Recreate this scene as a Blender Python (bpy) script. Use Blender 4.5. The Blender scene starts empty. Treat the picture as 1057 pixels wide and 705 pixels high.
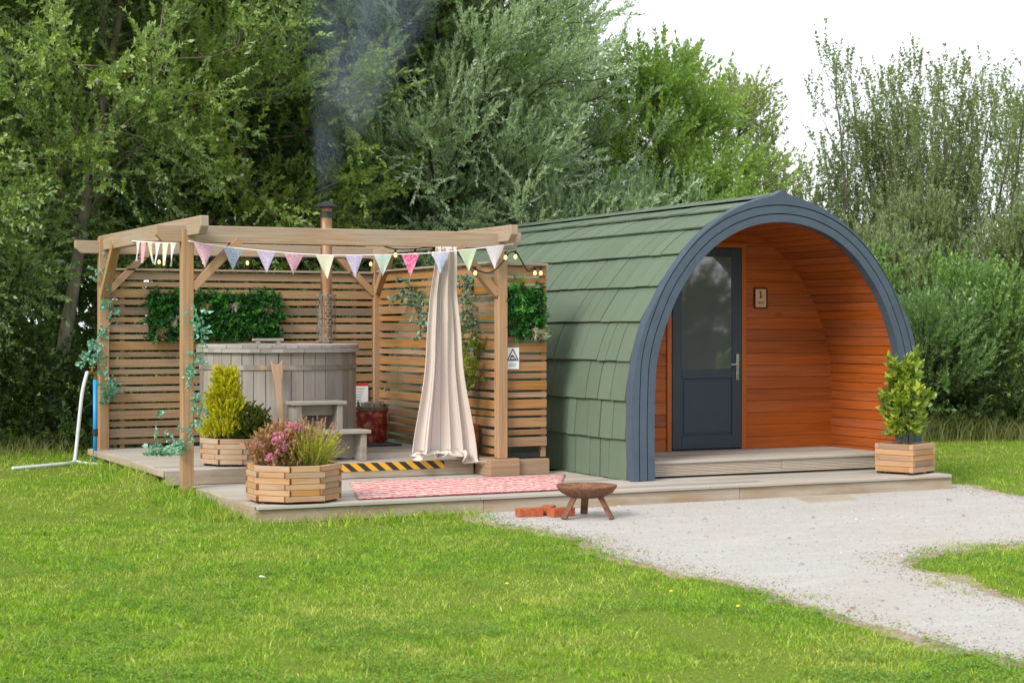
import bpy, bmesh, math, random
import numpy as np
from mathutils import Vector, Matrix, Euler
from mathutils.geometry import tessellate_polygon

random.seed(7)
RNG = np.random.default_rng(11)
SC = bpy.context.scene
COL = SC.collection
PI = math.pi

# ------------------------------------------------------------------ materials
def new_mat(name):
    m = bpy.data.materials.new(name); m.use_nodes = True
    nt = m.node_tree
    for n in list(nt.nodes): nt.nodes.remove(n)
    out = nt.nodes.new('ShaderNodeOutputMaterial')
    return m, nt, out

def N(nt, t, **kw):
    n = nt.nodes.new(t)
    for k, v in kw.items(): setattr(n, k, v)
    return n

def ramp(nt, fac, stops):
    r = N(nt, 'ShaderNodeValToRGB')
    el = r.color_ramp.elements
    while len(el) < len(stops): el.new(0.5)
    for e, (p, c) in zip(el, stops):
        e.position = p; e.color = (c[0], c[1], c[2], 1) if not isinstance(c, (int, float)) else (c, c, c, 1)
    nt.links.new(fac, r.inputs[0])
    return r.outputs[0]

def mix(nt, fac, a, b, mode='MIX'):
    m = N(nt, 'ShaderNodeMix', data_type='RGBA', blend_type=mode)
    for sock, v in ((m.inputs[0], fac), (m.inputs[6], a), (m.inputs[7], b)):
        if hasattr(v, 'is_linked') or hasattr(v, 'links'): nt.links.new(v, sock)
        elif isinstance(v, (int, float)): sock.default_value = v
        else: sock.default_value = (v[0], v[1], v[2], 1)
    return m.outputs[2]

def noise(nt, vec, scale, detail=3, rough=.55, dist=0):
    n = N(nt, 'ShaderNodeTexNoise')
    n.inputs['Scale'].default_value = scale; n.inputs['Detail'].default_value = detail
    n.inputs['Roughness'].default_value = rough; n.inputs['Distortion'].default_value = dist
    if vec is not None: nt.links.new(vec, n.inputs['Vector'])
    return n.outputs[0]

def mapping(nt, vec, scale, loc=(0, 0, 0)):
    m = N(nt, 'ShaderNodeMapping'); m.inputs['Scale'].default_value = scale; m.inputs['Location'].default_value = loc
    nt.links.new(vec, m.inputs['Vector'])
    return m.outputs[0]

def geom(nt, name): return N(nt, 'ShaderNodeNewGeometry').outputs[name]

def bump(nt, h, strength=.3, dist=.01):
    b = N(nt, 'ShaderNodeBump'); b.inputs['Strength'].default_value = strength; b.inputs['Distance'].default_value = dist
    nt.links.new(h, b.inputs['Height'])
    return b.outputs[0]

def principled(nt, out, col, rough=.6, normal=None, spec=.5, metal=0):
    p = N(nt, 'ShaderNodeBsdfPrincipled')
    if hasattr(col, 'links'): nt.links.new(col, p.inputs['Base Color'])
    else: p.inputs['Base Color'].default_value = (*col, 1)
    if hasattr(rough, 'links'): nt.links.new(rough, p.inputs['Roughness'])
    else: p.inputs['Roughness'].default_value = rough
    p.inputs['Specular IOR Level'].default_value = spec
    p.inputs['Metallic'].default_value = metal
    if normal is not None: nt.links.new(normal, p.inputs['Normal'])
    nt.links.new(p.outputs[0], out.inputs[0])
    return p

def lin(r, g, b):
    f = lambda c: (c / 255 / 12.92) if c / 255 <= .04045 else ((c / 255 + .055) / 1.055) ** 2.4
    return (f(r), f(g), f(b))

def sc(c, k): return tuple(min(1, x * k) for x in c)

def wood(name, c, var=.35, grain=.5, weather=0.0, wcol=(.33, .30, .26), rough=.72, knots=.5, spec=.25, sat=(.78, 1.12)):
    """grain runs along U (metres); every board its own tone"""
    m, nt, out = new_mat(name)
    uv = N(nt, 'ShaderNodeUVMap').outputs[0]
    g1 = noise(nt, mapping(nt, uv, (1.6, 55, 1)), 1.0, 5, .65, .4)
    g2 = noise(nt, mapping(nt, uv, (.9, 14, 1)), 1.0, 3, .5, 1.2)
    kn = noise(nt, mapping(nt, uv, (3.1, 9, 1)), 1.0, 1, .4)
    blot = noise(nt, mapping(nt, uv, (1.3, 4, 1)), 1.0, 4, .6)
    rnd = geom(nt, 'Random Per Island')
    dark = sc(c, 1 - grain); light = sc(c, 1 + grain * .45)
    col = ramp(nt, g1, [(.25, dark), (.55, c), (.8, light)])
    col = mix(nt, ramp(nt, g2, [(.35, 0.), (.7, .55)]), col, sc(c, 1 - grain * .8))
    col = mix(nt, ramp(nt, kn, [(.70, 0.), (.78, knots)]), col, sc((c[0] * .5, c[1] * .38, c[2] * .3), 1))
    if weather > 0:
        w = ramp(nt, blot, [(.35, 0.), (.65, min(1, weather * 1.6))])
        col = mix(nt, w, col, mix(nt, g1, sc(wcol, .65), sc(wcol, 1.25)))
    tone = ramp(nt, rnd, [(0, 1 - var), (.5, 1.0), (1, min(1.0, 1))])
    col = mix(nt, 1.0, col, tone, 'MULTIPLY')
    hue = N(nt, 'ShaderNodeHueSaturation')
    mr = N(nt, 'ShaderNodeMapRange'); mr.inputs[3].default_value = sat[0]; mr.inputs[4].default_value = sat[1]
    w2 = N(nt, 'ShaderNodeMath', operation='FRACT'); mm = N(nt, 'ShaderNodeMath', operation='MULTIPLY'); mm.inputs[1].default_value = 7.31
    nt.links.new(rnd, mm.inputs[0]); nt.links.new(mm.outputs[0], w2.inputs[0]); nt.links.new(w2.outputs[0], mr.inputs[0])
    nt.links.new(mr.outputs[0], hue.inputs['Saturation']); nt.links.new(col, hue.inputs['Color'])
    principled(nt, out, hue.outputs[0], rough, bump(nt, g1, .35, .004), spec)
    return m

def paint(name, c, rough=.5, var=.06, scale=8, spec=.4, bumpy=.05, metal=0, island=0):
    m, nt, out = new_mat(name)
    pos = geom(nt, 'Position')
    n1 = noise(nt, pos, scale, 5, .65)
    col = ramp(nt, n1, [(.3, sc(c, 1 - var * 2)), (.55, c), (.8, sc(c, 1 + var))])
    if island:
        col = mix(nt, 1.0, col, ramp(nt, geom(nt, 'Random Per Island'), [(0, 1 - island), (1, 1.0)]), 'MULTIPLY')
    fine = noise(nt, pos, scale * 25, 3, .6)
    principled(nt, out, col, rough, bump(nt, fine, bumpy, .003), spec, metal)
    return m

def leafmat(name, stops, under=None, trans=.35, rough=.55, spec=.25, patch=.25, patch_scale=1.1, gain=None):
    """stops: colours by per-leaf random; clump-scale natural variation; translucent blades"""
    if gain:
        stops = [tuple(a * b for a, b in zip(c, gain)) for c in stops]
        if under: under = tuple(a * b for a, b in zip(under, gain))
    m, nt, out = new_mat(name)
    rnd = geom(nt, 'Random Per Island')
    k = len(stops)
    col = ramp(nt, rnd, [(i / max(1, k - 1), s) for i, s in enumerate(stops)])
    pn = noise(nt, geom(nt, 'Position'), patch_scale, 2, .5)
    col = mix(nt, ramp(nt, pn, [(.35, 0.), (.65, 1.)]), col, mix(nt, patch, col, sc(stops[-1], 1.2)))
    if under is not None:
        col = mix(nt, geom(nt, 'Backfacing'), col, under)
    p = N(nt, 'ShaderNodeBsdfPrincipled')
    nt.links.new(col, p.inputs['Base Color']); p.inputs['Roughness'].default_value = rough
    p.inputs['Specular IOR Level'].default_value = spec
    t = N(nt, 'ShaderNodeBsdfTranslucent')
    nt.links.new(mix(nt, 1.0, col, (1.35, 1.5, .55), 'MULTIPLY'), t.inputs['Color'])
    ms = N(nt, 'ShaderNodeMixShader'); ms.inputs[0].default_value = trans
    nt.links.new(p.outputs[0], ms.inputs[1]); nt.links.new(t.outputs[0], ms.inputs[2])
    nt.links.new(ms.outputs[0], out.inputs[0])
    return m

def emit(name, c, s):
    m, nt, out = new_mat(name)
    p = principled(nt, out, c, .2)
    p.inputs['Emission Color'].default_value = (*c, 1); p.inputs['Emission Strength'].default_value = s
    return m

M = {}
M['slat_warm'] = wood('slat_warm', (.42, .205, .072), .45, .5, .30, (.33, .25, .16))
M['slat_grey'] = wood('slat_grey', (.38, .225, .112), .4, .5, .40, (.31, .235, .165))
M['post'] = wood('post', (.43, .222, .082), .14, .5, .40, (.33, .25, .17))
M['beam'] = wood('beam', (.41, .272, .160), .2, .5, .85, (.36, .29, .225))
M['deck'] = wood('deck', (.44, .385, .32), .32, .4, .8, (.43, .40, .36), .8, .35)
M['deck_edge'] = wood('deck_edge', (.36, .265, .175), .2, .45, .7, (.42, .37, .30), .8, .4)
M['riser'] = wood('riser', (.50, .41, .31), .12, .35, .6, (.52, .46, .39), .8, .2)
M['tub'] = wood('tub', (.30, .25, .205), .35, .45, .65, (.32, .295, .275), .8, .3)
M['tub_lid'] = wood('tub_lid', (.36, .33, .30), .25, .4, .8, (.40, .38, .36), .8, .3)
M['step'] = wood('step', (.33, .28, .225), .2, .4, .7, (.38, .35, .31), .8, .3)
M['planter'] = wood('planter', (.52, .275, .125), .38, .42, .35, (.46, .35, .24), .7, .6)
M['planter_old'] = wood('planter_old', (.43, .25, .13), .33, .35, .5, (.45, .37, .28), .7, .5)
M['paddle'] = wood('paddle', (.50, .31, .17), .1, .3, .3, (.42, .32, .22))
M['stain'] = wood('stain', (.43, .105, .020), .28, .5, .0, rough=.42, knots=.75, spec=.35, sat=(.96, 1.02))
M['stain_trim'] = wood('stain_trim', (.46, .12, .022), .1, .3, .0, rough=.42, knots=.3, spec=.35, sat=(.97, 1.02))
M['barrel'] = wood('barrel', (.30, .12, .045), .3, .4, .2, (.3, .2, .12))
M['fascia'] = paint('fascia', (.068, .096, .132), .5, .08, 5, .35, .08, island=.1)
M['groove'] = paint('groove', (.012, .016, .024), .7)
M['door'] = paint('door', (.036, .052, .074), .42, .05, 6, .4, .02)
M['door_seal'] = paint('door_seal', (.012, .016, .02), .6)
M['steel'] = paint('steel', (.62, .62, .62), .25, .03, 10, .5, .0, 1.0)
M['dark_metal'] = paint('dark_metal', (.03, .03, .032), .5, .2, 20, .4, .1)
M['gravel_dark'] = paint('gravel_dark', (.08, .07, .06), .9)
M['white_plastic'] = paint('white_plastic', (.80, .81, .82), .35, .02)
M['print'] = paint('print', (.03, .035, .06), .6)
M['print_grey'] = paint('print_grey', (.36, .37, .4), .6)
M['print_red'] = paint('print_red', (.5, .04, .035), .5)
M['plaque'] = paint('plaque', (.60, .38, .24), .5, .05, 20)
M['plaque_frame'] = paint('plaque_frame', (.05, .022, .012), .5)
M['blue_pipe'] = paint('blue_pipe', (.02, .28, .62), .4, .05)
M['hose'] = paint('hose', (.58, .61, .60), .45, .06, 12)
M['brass'] = paint('brass', (.55, .33, .10), .35, .1, 30, .5, .0, .9)
M['soil'] = paint('soil', (.035, .024, .016), .95, .3, 30, .1, .6)
M['cable'] = paint('cable', (.012, .012, .012), .6)
M['cord'] = paint('cord', (.75, .73, .70), .8)
M['bulb'] = emit('bulb', (1.0, .60, .24), 1.1)
M['brick'] = paint('brick', (.50, .135, .062), .85, .2, 22, .2, .5, island=.25)
M['bag_weave'] = paint('bag_weave', (.20, .15, .10), .8, .3, 25)
M['mat_dark'] = paint('mat_dark', (.07, .075, .085), .9, .2, 20)
M['backing'] = paint('backing', (.010, .025, .008), .9)
M['end_grain'] = wood('end_grain', (.27, .115, .045), .35, .3, .2, (.2, .12, .06), .8, .2)
M['slab'] = wood('slab', (.36, .285, .20), .1, .3, .8, (.42, .37, .30), .85, .1)
M['dead_leaf'] = paint('dead_leaf', (.42, .30, .13), .8)
M['pale_leaf'] = paint('pale_leaf', (.62, .66, .50), .7)
M['dandelion'] = paint('dandelion', (.85, .62, .02), .7)

def rust_mat():
    m, nt, out = new_mat('rust')
    pos = geom(nt, 'Position')
    a = noise(nt, pos, 18, 6, .7); b = noise(nt, pos, 70, 3, .6)
    col = ramp(nt, a, [(.3, (.05, .03, .024)), (.5, (.15, .066, .040)), (.68, (.26, .125, .075)), (.8, (.36, .26, .20))])
    col = mix(nt, .25, col, ramp(nt, b, [(.3, (.05, .03, .02)), (.7, (.4, .22, .12))]))
    principled(nt, out, col, .8, bump(nt, b, .4, .003), .25)
    return m
M['rust'] = rust_mat()

def copper_mat():
    m, nt, out = new_mat('flue_steel')
    pos = geom(nt, 'Position')
    a = noise(nt, mapping(nt, pos, (8, 8, 3)), 1, 4, .6)
    col = ramp(nt, a, [(.3, (.20, .10, .07)), (.5, (.42, .23, .14)), (.7, (.62, .44, .32))])
    principled(nt, out, col, .38, None, .5, .8)
    return m
M['flue'] = copper_mat()

def band_mat():
    m, nt, out = new_mat('tub_band')
    a = noise(nt, geom(nt, 'Position'), 3.2, 2, .5)
    col = ramp(nt, a, [(.38, (.30, .27, .245)), (.46, (.17, .17, .13)), (.56, (.18, .18, .15)), (.62, (.33, .2, .12)), (.7, (.34, .31, .285))])
    principled(nt, out, col, .6, None, .3)
    return m
M['band'] = band_mat()

def shingle_mat():
    m, nt, out = new_mat('shingle')
    rnd = geom(nt, 'Random Per Island'); pos = geom(nt, 'Position')
    base = ramp(nt, rnd, [(0, (.105, .145, .102)), (.5, (.118, .160, .115)), (1, (.132, .178, .130))])
    streak = noise(nt, mapping(nt, pos, (14, 60, 2.2)), 1, 4, .6)
    col = mix(nt, ramp(nt, streak, [(.35, 0.), (.75, .35)]), base, (.080, .11, .074))
    blot = noise(nt, pos, 2.3, 4, .6)
    col = mix(nt, ramp(nt, blot, [(.5, 0.), (.75, .35)]), col, (.15, .185, .138))
    fine = noise(nt, pos, 160, 2, .6)
    col = mix(nt, .35, col, mix(nt, fine, sc((.118, .16, .115), .35), sc((.118, .16, .115), 1.8)))
    principled(nt, out, col, .85, bump(nt, fine, .5, .003), .2)
    return m
M['shingle'] = shingle_mat()
M['shingle_under'] = paint('shingle_under', (.025, .035, .022), .9)

def glass_mat():
    m, nt, out = new_mat('door_glass')
    p = principled(nt, out, (.10, .118, .118), .03, None, .5)
    p.inputs['IOR'].default_value = 2.35
    return m
M['glass'] = glass_mat()

def rug_mat():
    m, nt, out = new_mat('rug_weave')
    uv = N(nt, 'ShaderNodeUVMap').outputs[0]
    jit = noise(nt, mapping(nt, uv, (9, 9, 1)), 1, 2, .5)
    sep = N(nt, 'ShaderNodeSeparateXYZ'); nt.links.new(uv, sep.inputs[0])
    def m2(op, a, b):
        n = N(nt, 'ShaderNodeMath', operation=op)
        for i, v in enumerate((a, b)):
            if hasattr(v, 'links'): nt.links.new(v, n.inputs[i])
            else: n.inputs[i].default_value = v
        return n.outputs[0]
    u, v = sep.outputs[0], sep.outputs[1]
    # zig-zag rows of diamonds
    tri = m2('PINGPONG', m2('MULTIPLY', u, 9.0), .5)
    row = m2('FRACT', m2('ADD', m2('MULTIPLY', v, 6.5), tri), 0)
    tri2 = m2('PINGPONG', m2('MULTIPLY', u, 26.0), .5)
    row2 = m2('FRACT', m2('SUBTRACT', m2('MULTIPLY', v, 22.0), tri2), 0)
    dash = noise(nt, mapping(nt, uv, (26, 7, 1)), 1, 2, .5)
    a = ramp(nt, m2('ADD', m2('MULTIPLY', row, .55), m2('MULTIPLY', dash, .9)), [(.72, 0.), (.80, 1.)])
    b = ramp(nt, m2('ADD', m2('MULTIPLY', row2, .35), jit), [(.60, 0.), (.72, .8)])
    col = mix(nt, b, (.64, .42, .39), (.70, .62, .58))
    col = mix(nt, a, col, (.50, .075, .08))
    wv = noise(nt, mapping(nt, uv, (170, 170, 1)), 1, 2, .6)
    col = mix(nt, .15, col, mix(nt, wv, (.35, .15, .14), (.75, .62, .6)))
    principled(nt, out, col, .95, bump(nt, wv, .5, .004), .1)
    return m
M['rug'] = rug_mat()
M['rug_edge'] = paint('rug_edge', (.16, .03, .035), .9)

def cloth_mat():
    m, nt, out = new_mat('curtain_cloth')
    uv = N(nt, 'ShaderNodeUVMap').outputs[0]
    sep = N(nt, 'ShaderNodeSeparateXYZ'); nt.links.new(uv, sep.inputs[0])
    f = N(nt, 'ShaderNodeMath', operation='MULTIPLY'); f.inputs[1].default_value = 6.0
    nt.links.new(sep.outputs[0], f.inputs[0])
    fr = N(nt, 'ShaderNodeMath', operation='FRACT'); nt.links.new(f.outputs[0], fr.inputs[0])
    stripe = ramp(nt, fr.outputs[0], [(.0, 1.), (.045, 1.), (.06, 0.), (.5, 0.), (.51, .6), (.525, .6), (.535, 0.)])
    wv = noise(nt, mapping(nt, uv, (90, 240, 1)), 1, 2, .6)
    base = mix(nt, wv, (.66, .59, .525), (.76, .70, .64))
    col = mix(nt, stripe, base, (.42, .40, .43))
    p = N(nt, 'ShaderNodeBsdfPrincipled'); nt.links.new(col, p.inputs['Base Color'])
    p.inputs['Roughness'].default_value = .9; p.inputs['Specular IOR Level'].default_value = .1
    nt.links.new(bump(nt, wv, .2, .002), p.inputs['Normal'])
    t = N(nt, 'ShaderNodeBsdfTranslucent'); nt.links.new(col, t.inputs[0])
    ms = N(nt, 'ShaderNodeMixShader'); ms.inputs[0].default_value = .2
    nt.links.new(p.outputs[0], ms.inputs[1]); nt.links.new(t.outputs[0], ms.inputs[2])
    nt.links.new(ms.outputs[0], out.inputs[0])
    return m
M['curtain'] = cloth_mat()

def flag_mat(name, c):
    m, nt, out = new_mat(name)
    n = noise(nt, geom(nt, 'Position'), 60, 3, .6)
    col = mix(nt, ramp(nt, n, [(.45, 0.), (.62, .5)]), c, (.85, .83, .80))
    p = N(nt, 'ShaderNodeBsdfPrincipled'); nt.links.new(col, p.inputs['Base Color']); p.inputs['Roughness'].default_value = .9
    t = N(nt, 'ShaderNodeBsdfTranslucent'); nt.links.new(col, t.inputs[0])
    ms = N(nt, 'ShaderNodeMixShader'); ms.inputs[0].default_value = .3
    nt.links.new(p.outputs[0], ms.inputs[1]); nt.links.new(t.outputs[0], ms.inputs[2])
    nt.links.new(ms.outputs[0], out.inputs[0])
    return m
FLAGC = {'mauve': (.72, .42, .56), 'blue': (.34, .42, .62), 'lavender': (.56, .48, .74), 'pink': (.74, .36, .50),
         'cream': (.76, .74, .56), 'mint': (.52, .70, .60), 'hot': (.78, .10, .30), 'skyb': (.50, .56, .76),
         'green': (.56, .70, .44), 'white': (.76, .72, .76)}
for k, v in FLAGC.items(): M['flag_' + k] = flag_mat('flag_' + k, v)

def hazard_mat():
    m, nt, out = new_mat('hazard_stripes')
    uv = N(nt, 'ShaderNodeUVMap').outputs[0]
    sep = N(nt, 'ShaderNodeSeparateXYZ'); nt.links.new(uv, sep.inputs[0])
    a = N(nt, 'ShaderNodeMath', operation='MULTIPLY_ADD'); a.inputs[1].default_value = 7.4
    b = N(nt, 'ShaderNodeMath', operation='MULTIPLY'); b.inputs[1].default_value = 9.0
    nt.links.new(sep.outputs[1], b.inputs[0]); nt.links.new(sep.outputs[0], a.inputs[0]); nt.links.new(b.outputs[0], a.inputs[2])
    f = N(nt, 'ShaderNodeMath', operation='FRACT'); nt.links.new(a.outputs[0], f.inputs[0])
    n = noise(nt, mapping(nt, uv, (20, 40, 1)), 1, 4, .7)
    col = ramp(nt, f.outputs[0], [(.0, (.025, .022, .02)), (.49, (.025, .022, .02)), (.51, (.72, .36, .02)), (1, (.72, .36, .02))])
    col = mix(nt, ramp(nt, n, [(.62, 0.), (.75, .6)]), col, (.35, .28, .2))
    principled(nt, out, col, .6)
    return m
M['hazard'] = hazard_mat()

def logs_mat():
    m, nt, out = new_mat('red_bag')
    pos = geom(nt, 'Position')
    v = N(nt, 'ShaderNodeTexVoronoi'); v.inputs['Scale'].default_value = 17
    nt.links.new(pos, v.inputs['Vector'])
    col = ramp(nt, noise(nt, pos, 16, 3, .6), [(.36, (.05, .02, .018)), (.45, (.27, .03, .022)), (.56, (.36, .045, .03)), (.66, (.42, .25, .16))])
    principled(nt, out, col, .45, None, .4)
    return m
M['red_bag'] = logs_mat()

def bark_mat(name, c):
    m, nt, out = new_mat(name)
    pos = geom(nt, 'Position')
    a = noise(nt, mapping(nt, pos, (16, 16, 4)), 1, 5, .65)
    b = noise(nt, pos, 3, 3, .5)
    col = ramp(nt, a, [(.3, sc(c, .45)), (.55, c), (.75, sc(c, 1.35))])
    col = mix(nt, ramp(nt, b, [(.45, 0.), (.7, .5)]), col, (.10, .13, .06))
    principled(nt, out, col, .9, bump(nt, a, .6, .02), .15)
    return m
M['bark'] = bark_mat('bark', (.20, .165, .125))
M['bark_pale'] = bark_mat('bark_pale', (.25, .215, .17))
M['bark_dark'] = bark_mat('bark_dark', (.085, .07, .055))
M['bark_whip'] = bark_mat('bark_whip', (.13, .10, .095))

# leaves: base colours per leaf
M['lf_olive'] = leafmat('leaf_olive', [(.024, .046, .014), (.05, .085, .022), (.09, .13, .032), (.16, .20, .065)], (.13, .17, .095), .36, .42, .55, gain=(2.6,2.6,2.5))
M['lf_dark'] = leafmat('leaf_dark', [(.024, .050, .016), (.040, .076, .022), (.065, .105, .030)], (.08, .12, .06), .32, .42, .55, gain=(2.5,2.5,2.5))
M['lf_yellow'] = leafmat('leaf_yellowgreen', [(.05, .085, .018), (.085, .125, .026), (.125, .17, .035), (.18, .19, .04)], (.15, .19, .09), .38, .42, .55, gain=(2.35,2.4,2.4))
M['lf_grey'] = leafmat('leaf_greygreen', [(.045, .078, .038), (.075, .115, .062), (.105, .150, .085), (.15, .19, .125)], (.20, .25, .19), .32, .42, .55, gain=(2.6,2.5,2.65))
M['lf_bright'] = leafmat('leaf_bright', [(.06, .135, .024), (.10, .20, .036), (.15, .26, .05)], (.16, .25, .08), .40, .42, .55, gain=(2.1,1.75,2.1))
M['lf_soft'] = leafmat('leaf_soft', [(.085, .13, .045), (.13, .175, .065), (.17, .21, .085)], (.18, .22, .12), .42, .5, .25, gain=(1.9,1.75,1.9))
M['lf_scrub'] = leafmat('leaf_scrub', [(.045, .085, .040), (.075, .125, .062), (.12, .175, .10)], (.19, .25, .17), .32, .42, .55, gain=(1.9,1.85,1.9))
M['lf_aspen'] = leafmat('leaf_aspen', [(.045, .072, .024), (.075, .105, .034), (.12, .15, .055)], (.14, .17, .10), .30, .42, .55, gain=(1.85,1.85,1.9))
M['lf_bush'] = leafmat('leaf_bush', [(.020, .045, .014), (.045, .090, .025), (.10, .155, .045), (.20, .25, .095)], (.12, .18, .08), .36, .42, .55, gain=(1.75,1.9,1.6))  # darkest stops put the bushes' deep shadows into the leaf colour
M['lf_conifer'] = leafmat('leaf_conifer', [(.34, .36, .015), (.52, .50, .02), (.66, .60, .05)], None, .3, .6, .15, .2, 7)
M['lf_shrub'] = leafmat('leaf_shrub', [(.045, .065, .012), (.08, .10, .016), (.13, .15, .03)], None, .3, .5, .3, .2, 7)
M['lf_laurel'] = leafmat('leaf_laurel', [(.06, .12, .014), (.15, .25, .02), (.32, .42, .04), (.52, .56, .09)], (.2, .28, .06), .35, .32, .5, .3, 5)
M['lf_sedum'] = leafmat('leaf_sedum', [(.20, .12, .05), (.38, .16, .10), (.46, .22, .18), (.34, .27, .08)], None, .25, .5, .3, .2, 9)
M['lf_sage'] = leafmat('leaf_sage', [(.26, .29, .06), (.42, .43, .08), (.56, .52, .13)], None, .3, .6, .2, .3, 9)
M['lf_flower'] = leafmat('flower_pink', [(.62, .20, .34), (.72, .30, .50), (.66, .34, .60)], None, .3, .6, .2, .2, 9)
M['lf_seed'] = leafmat('seed_head', [(.34, .17, .12), (.42, .24, .20), (.42, .30, .24)], None, .3, .7, .1, .2, 9)
M['lf_euc'] = leafmat('leaf_eucalyptus', [(.08, .26, .20), (.14, .38, .29), (.26, .48, .40)], (.30, .52, .44), .25, .5, .3, .2, 9)
M['lf_euc_dull'] = leafmat('leaf_eucalyptus_dull', [(.07, .15, .085), (.12, .22, .13), (.22, .31, .22)], (.24, .33, .25), .25, .5, .3, .2, 9)
M['lf_wall'] = leafmat('leaf_wall', [(.012, .06, .016), (.025, .115, .025), (.05, .20, .035)], None, .2, .4, .45, .2, 9)
M['lf_wall2'] = leafmat('leaf_wall_light', [(.04, .20, .02), (.08, .30, .03)], None, .25, .4, .45, .2, 9)
M['lf_wall3'] = leafmat('leaf_wall_pale', [(.36, .30, .20), (.55, .56, .50)], None, .25, .6, .2, .2, 9)
M['lf_wall4'] = leafmat('leaf_wall_buff', [(.24, .17, .09), (.38, .30, .18)], None, .25, .6, .2, .2, 9)
M['lf_tall'] = leafmat('leaf_tall_grass', [(.06, .10, .022), (.11, .15, .035), (.24, .22, .10)], None, .3, .6, .2, .3, 1)
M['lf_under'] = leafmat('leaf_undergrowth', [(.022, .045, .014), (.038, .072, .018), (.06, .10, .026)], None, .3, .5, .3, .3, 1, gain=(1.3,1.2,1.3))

def grass_blade_mat():
    m, nt, out = new_mat('grass_blade')
    rnd = geom(nt, 'Random Per Island'); pos = geom(nt, 'Position')
    col = ramp(nt, rnd, [(0, (.10, .22, .010)), (.35, (.18, .345, .015)), (.7, (.27, .45, .025)), (.9, (.40, .53, .06)), (1, (.60, .55, .26))])
    p1 = noise(nt, pos, .85, 4, .6); p2 = noise(nt, pos, 3.6, 3, .6)
    col = mix(nt, ramp(nt, p1, [(.46, 0.), (.66, .85)]), col, mix(nt, rnd, (.27, .34, .035), (.58, .57, .20)))
    col = mix(nt, ramp(nt, p2, [(.48, 0.), (.64, .7)]), col, mix(nt, rnd, (.08, .19, .010), (.17, .33, .02)))
    p3 = noise(nt, pos, 19, 2, .6)
    col = mix(nt, 1.0, col, ramp(nt, p3, [(.34, (.62, .68, .6)), (.5, (1.0, 1.0, 1.0)), (.66, (1.4, 1.28, 1.2))]), 'MULTIPLY')
    p = N(nt, 'ShaderNodeBsdfPrincipled'); nt.links.new(col, p.inputs['Base Color']); p.inputs['Roughness'].default_value = .5
    p.inputs['Specular IOR Level'].default_value = .3
    t = N(nt, 'ShaderNodeBsdfTranslucent'); nt.links.new(mix(nt, 1.0, col, (1.2, 1.35, .6), 'MULTIPLY'), t.inputs[0])
    ms = N(nt, 'ShaderNodeMixShader'); ms.inputs[0].default_value = .35
    nt.links.new(p.outputs[0], ms.inputs[1]); nt.links.new(t.outputs[0], ms.inputs[2])
    nt.links.new(ms.outputs[0], out.inputs[0])
    return m
M['grass'] = grass_blade_mat()

def lawn_mat():
    m, nt, out = new_mat('lawn_ground')
    pos = geom(nt, 'Position')
    a = noise(nt, pos, 1.0, 5, .65); b = noise(nt, pos, 40, 4, .7)
    col = ramp(nt, b, [(.3, (.075, .12, .014)), (.55, (.14, .20, .024)), (.75, (.25, .27, .07))])
    col = mix(nt, ramp(nt, a, [(.58, 0.), (.78, .4)]), col, (.24, .225, .08))
    principled(nt, out, col, .95, bump(nt, b, .6, .02), .1)
    return m
M['lawn'] = lawn_mat()

def path_mat():
    m, nt, out = new_mat('gravel_path')
    pos = geom(nt, 'Position')
    a = noise(nt, pos, .7, 5, .65); b = noise(nt, pos, 55, 5, .75); c = noise(nt, pos, 7, 4, .6)
    v = N(nt, 'ShaderNodeTexVoronoi'); v.inputs['Scale'].default_value = 85; nt.links.new(pos, v.inputs['Vector'])
    col = ramp(nt, b, [(.25, (.22, .205, .185)), (.45, (.385, .375, .36)), (.62, (.48, .472, .46)), (.8, (.60, .597, .59))])
    col = mix(nt, .35, col, mix(nt, v.outputs[1], (.33, .31, .27), (.58, .56, .52)))
    col = mix(nt, ramp(nt, a, [(.46, 0.), (.72, .6)]), col, (.40, .355, .29))
    rut = noise(nt, mapping(nt, pos, (1.1, 5.5, 1)), 1, 4, .65)
    col = mix(nt, ramp(nt, rut, [(.50, 0.), (.72, .35)]), col, (.56, .55, .53))
    col = mix(nt, ramp(nt, c, [(.52, 0.), (.72, .45)]), col, (.40, .365, .31))
    principled(nt, out, col, .95, bump(nt, b, .7, .012), .1)
    return m
M['path'] = path_mat()

def verge_mat():
    m, nt, out = new_mat('verge_soil')
    pos = geom(nt, 'Position')
    b = noise(nt, pos, 34, 5, .75)
    col = ramp(nt, b, [(.28, (.18, .14, .09)), (.5, (.33, .27, .19)), (.72, (.48, .42, .33))])
    principled(nt, out, col, .95, bump(nt, b, .8, .015), .1)
    return m
M['verge'] = verge_mat()

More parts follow.
